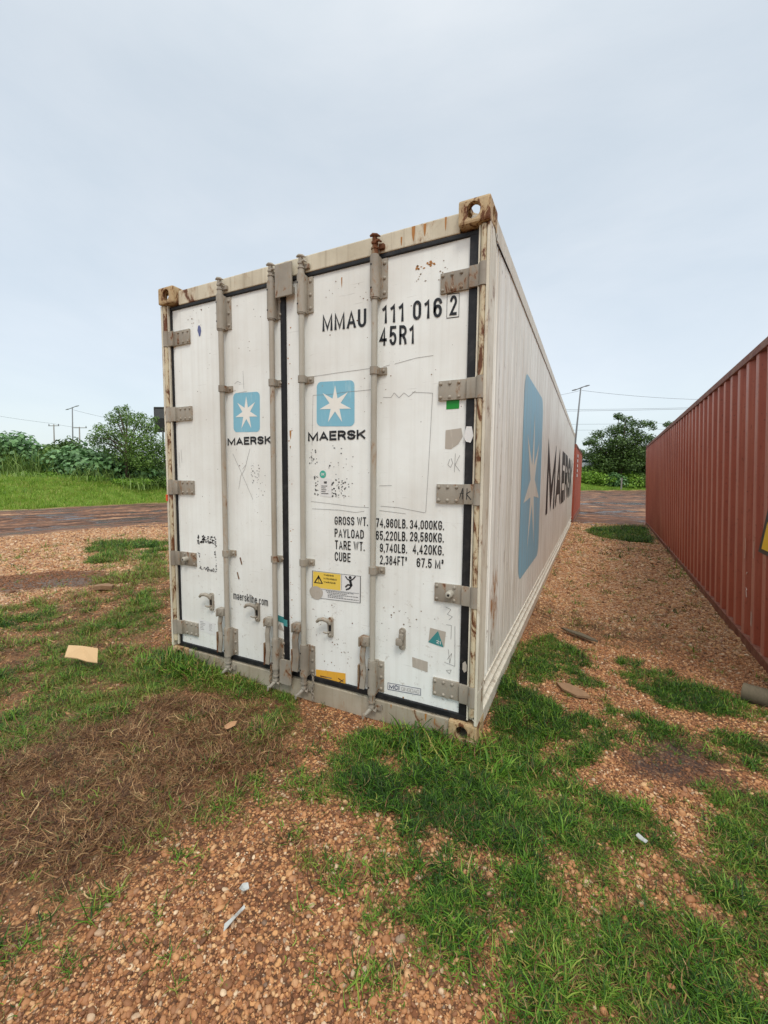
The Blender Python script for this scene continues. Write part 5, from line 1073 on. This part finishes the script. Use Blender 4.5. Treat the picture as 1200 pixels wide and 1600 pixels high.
def wire(P, sag, r, label, grp):
    a, b_ = Vector(P[0]), Vector(P[1]); pts = []
    for i in range(25): t = i/24; q = a.lerp(b_, t); q.z -= sag*4*t*(1-t); pts.append(tuple(q))
    b = MB(); b.tube(pts, r, 5); return tag(b.build('power_line', M['wire']), label, 'cable', grp)
WR = 'power lines above the alley'; WL = 'power lines on the left'
wire((at(840, 622, 45), at(907, 610, 45)), .1, .014, 'cable running left from the double lamp to behind the white container', WR)
wire((at(909, 610, 45), at(1330, 614, 50)), .9, .015, 'topmost cable running right from the double lamp', WR)
wire((at(820, 640, 62), at(1400, 622, 70)), .5, .019, 'upper strand of the middle pair of cables over the alley', WR)
wire((at(820, 643, 62), at(1400, 627, 70)), .3, .021, 'lower strand of the middle pair of cables over the alley', WR)
wire((at(820, 663, 75), at(1400, 648, 80)), .5, .019, 'upper of the two lowest cables crossing behind the dark tree', WR)
wire((at(820, 672, 75), at(1400, 658, 80)), .5, .018, 'lowest cable crossing behind the dark tree', WR)
wire((at(-60, 640, 80), at(84, 662, 80)), .15, .020, 'cable from the left edge of the photo to the thin utility pole', WL)
wire((at(84, 662, 80), at(124, 668, 80)), .1, .020, 'short cable between the two utility poles', WL)
wire((at(113, 640, 60), at(280, 672, 66)), .3, .016, 'cable running right from the left lamp behind the feathery tree', WL)
# black notice board seen past the container
p = at(249, 656, 40); o = empty('notice_board', (p.x, p.y, gz(p.x, p.y)), YAW*-1); hz0 = p.z-gz(p.x, p.y)
def obx(*a): return MB().box(*a)
obx(-.45, 1.2, -.05, .05, hz0-1.15, hz0+1.15, .02).build('board', M['dark'], o); b = MB(); b.box(-.47, -.43, -.07, .07, hz0-1.17, hz0+1.17); b.box(-.43, 1.2, -.07, .07, hz0+1.15, hz0+1.19); b.build('frame', M['steelgrey'], o)
plate('printed_panel', [rq(-.38, 1.1, hz0+.15, hz0+1.0)], M['inkgrey'], o, lambda a, b: (a, -.056, b)); MB().cyl((.3, 0, -.2), (.3, 0, hz0-1.1), .09).build('post', M['steelgrey'], o)
tag(o, 'dark notice board peeping out behind the left edge of the container', 'sign board')
# parked white car on the far embankment
p = at(916, 735, 66); zc = at(918, 734, 66).z
car = empty('parked_car', (p.x-1.0, p.y, zc), math.radians(8)); 
b = MB(); prof = [(-2.1, .35), (-2.15, .75), (-1.9, .98), (-1.05, 1.08), (-.45, 1.52), (.95, 1.55), (1.75, 1.10), (2.1, 1.0), (2.15, .35)]
b.prism(prof, -.85, .85); bmesh.ops.bevel(b.bm, geom=list(b.bm.edges), offset=.06, segments=2, affect='EDGES'); b.build('body', M['carwhite'], car, angle=40)
for wp in ([(-.92, 1.10), (-.42, 1.44), (.20, 1.46), (.20, 1.10)], [(.28, 1.10), (.28, 1.46), (.90, 1.46), (1.45, 1.12)]): MB().prism(wp, -.865, .865).build('window', M['carglass'], car)
for x_ in (-1.35, 1.35):
    for y_ in (-.8, .8): b = MB(); b.cyl((x_, y_-.11, .34), (x_, y_+.11, .34), .34, seg=20); b.build('wheel', M['dark'], car, angle=40)
tag(car, 'white car parked on the far embankment above the bushes', 'car')

# ------------------------------------------------------------------ litter
k = NT('cardboard'); n_ = k.noise(6, 5, .6); k.set(k.mix(n_, lin((180, 148, 108)), lin((208, 178, 138))), .85, .1); k.bump(k.noise(1, 2, .5, k.map((90, 10, 10))), .3, .003); M['card'] = k.m
k = NT('paper'); k.set(k.mix(k.rng(k.noise(40, 4), .5, .7), lin((180, 182, 178)), lin((128, 124, 116))), .6, .3); M['paper'] = k.m
k = NT('old_wood'); n_ = k.noise(1, 6, .7, k.map((60, 6, 30))); k.bump(n_, .5, .005); k.set(k.mix(n_, lin((70, 62, 50)), lin((122, 112, 92))), .8, .2); M['wood'] = k.m
k = NT('drystone'); n_ = k.noise(30, 6, .7); k.bump(n_, .5, .005); k.set(k.mix(n_, lin((118, 92, 70)), lin((158, 126, 96))), .85, .2); M['stone'] = k.m
k = NT('dry_leaf'); k.set(k.mix(k.noise(40, 4), lin((150, 106, 74)), lin((190, 150, 112))), .7, .2); M['dryleaf'] = k.m
def sheet(name, poly, c, z, th, mat, tiltx, tilty, wav, label, cat, rz_=0):
    b = MB(); cx = sum(p_[0] for p_ in poly)/len(poly); cy = sum(p_[1] for p_ in poly)/len(poly)
    top = [b.bm.verts.new((x_-cx, y_-cy, (x_-cx)*tiltx+(y_-cy)*tilty+wav*random.uniform(-1, 1))) for x_, y_ in poly]
    ce = b.bm.verts.new((0, 0, wav*.8)); bo = [b.bm.verts.new((v.co.x, v.co.y, v.co.z-th)) for v in top]; ce2 = b.bm.verts.new((0, 0, wav*.8-th)); n = len(top)
    for i in range(n): j = (i+1) % n; b.bm.faces.new((top[i], top[j], ce)); b.bm.faces.new((bo[j], bo[i], ce2)); b.bm.faces.new((top[i], bo[i], bo[j], top[j]))
    o = b.build(name, mat); o.location = (cx, cy, z); return tag(o, label, cat)
cb = [at(107, 1008, 3.22), at(128, 1009, 3.22), at(153, 1013, 3.20), at(152, 1035, 3.11), at(136, 1033, 3.13), at(120, 1028, 3.13), at(101, 1026, 3.11)]
b = MB(); c0 = sum(cb, Vector())/len(cb); tv = [b.bm.verts.new(v-c0) for v in cb]; bv = [b.bm.verts.new(v-c0-Vector((0, 0, .006))) for v in cb]; b.bm.faces.new(tv); b.bm.faces.new(bv[::-1])
for i in range(7): b.bm.faces.new((tv[i], bv[i], bv[(i+1) % 7], tv[(i+1) % 7]))
o = b.build('cardboard_piece', M['card']); o.location = c0; tag(o, 'torn piece of tan cardboard lying on the grass left of the container', 'cardboard')
sheet('paper_scrap', [(-.480, -1.305), (-.470, -1.318), (-.455, -1.290), (-.432, -1.262), (-.442, -1.256), (-.466, -1.280)], None, .022, .002, M['paper'], .3, .5, .008, 'crumpled white paper scrap on the gravel in the foreground', 'paper scrap')
sheet('paper_scrap', [(-.520, -1.200), (-.496, -1.206), (-.486, -1.188), (-.502, -1.176), (-.520, -1.182)], None, .018, .003, M['paper'], .1, .1, .003, 'tiny white chip above the crumpled paper scrap', 'paper scrap')
sheet('plastic_scrap', [(.712, -.345), (.722, -.357), (.742, -.372), (.75, -.366), (.738, -.350), (.720, -.338)], None, .035, .003, M['paper'], .2, .2, .004, 'white plastic scrap lying in the grass on the right', 'plastic scrap')
sheet('wood_sliver', [(.30, 2.10), (.36, 2.08), (.48, 2.01), (.58, 1.92), (.61, 1.88), (.56, 1.885), (.46, 1.95), (.35, 2.03)], None, .022, .014, M['wood'], .02, .03, .004, 'grey weathered board sliver on the gravel between the containers', 'board')
sheet('flat_stone', [(.34, .90), (.42, .92), (.52, .84), (.55, .78), (.47, .76), (.38, .82)], None, .020, .014, M['stone'], .02, .03, .003, 'flat brown stone between two grass patches right of the container', 'stone')
sheet('dry_leaf', [(-1.29, -.53), (-1.27, -.50), (-1.235, -.49), (-1.22, -.52), (-1.24, -.56), (-1.27, -.55)], None, .03, .0015, M['dryleaf'], .2, .1, .006, 'curled dry leaf on the dead grass before the left door', 'leaf')
sheet('tan_rock', [(-5.05, .95), (-5.0, 1.05), (-4.88, 1.06), (-4.80, .98), (-4.85, .88), (-4.97, .86)], None, .05, .05, M['stone'], .02, .0, .02, 'tan rock by the grass edge left of the container', 'rock')
b = MB(); b.tube([(1.44, 1.27, .045), (1.62, 1.19, .047), (2.05, 1.02, .05)], [.058, .058, .06], 18); o = b.build('log', M['wood'], None, angle=50); tag(o, 'short round log lying by the corner of the right red container', 'log')
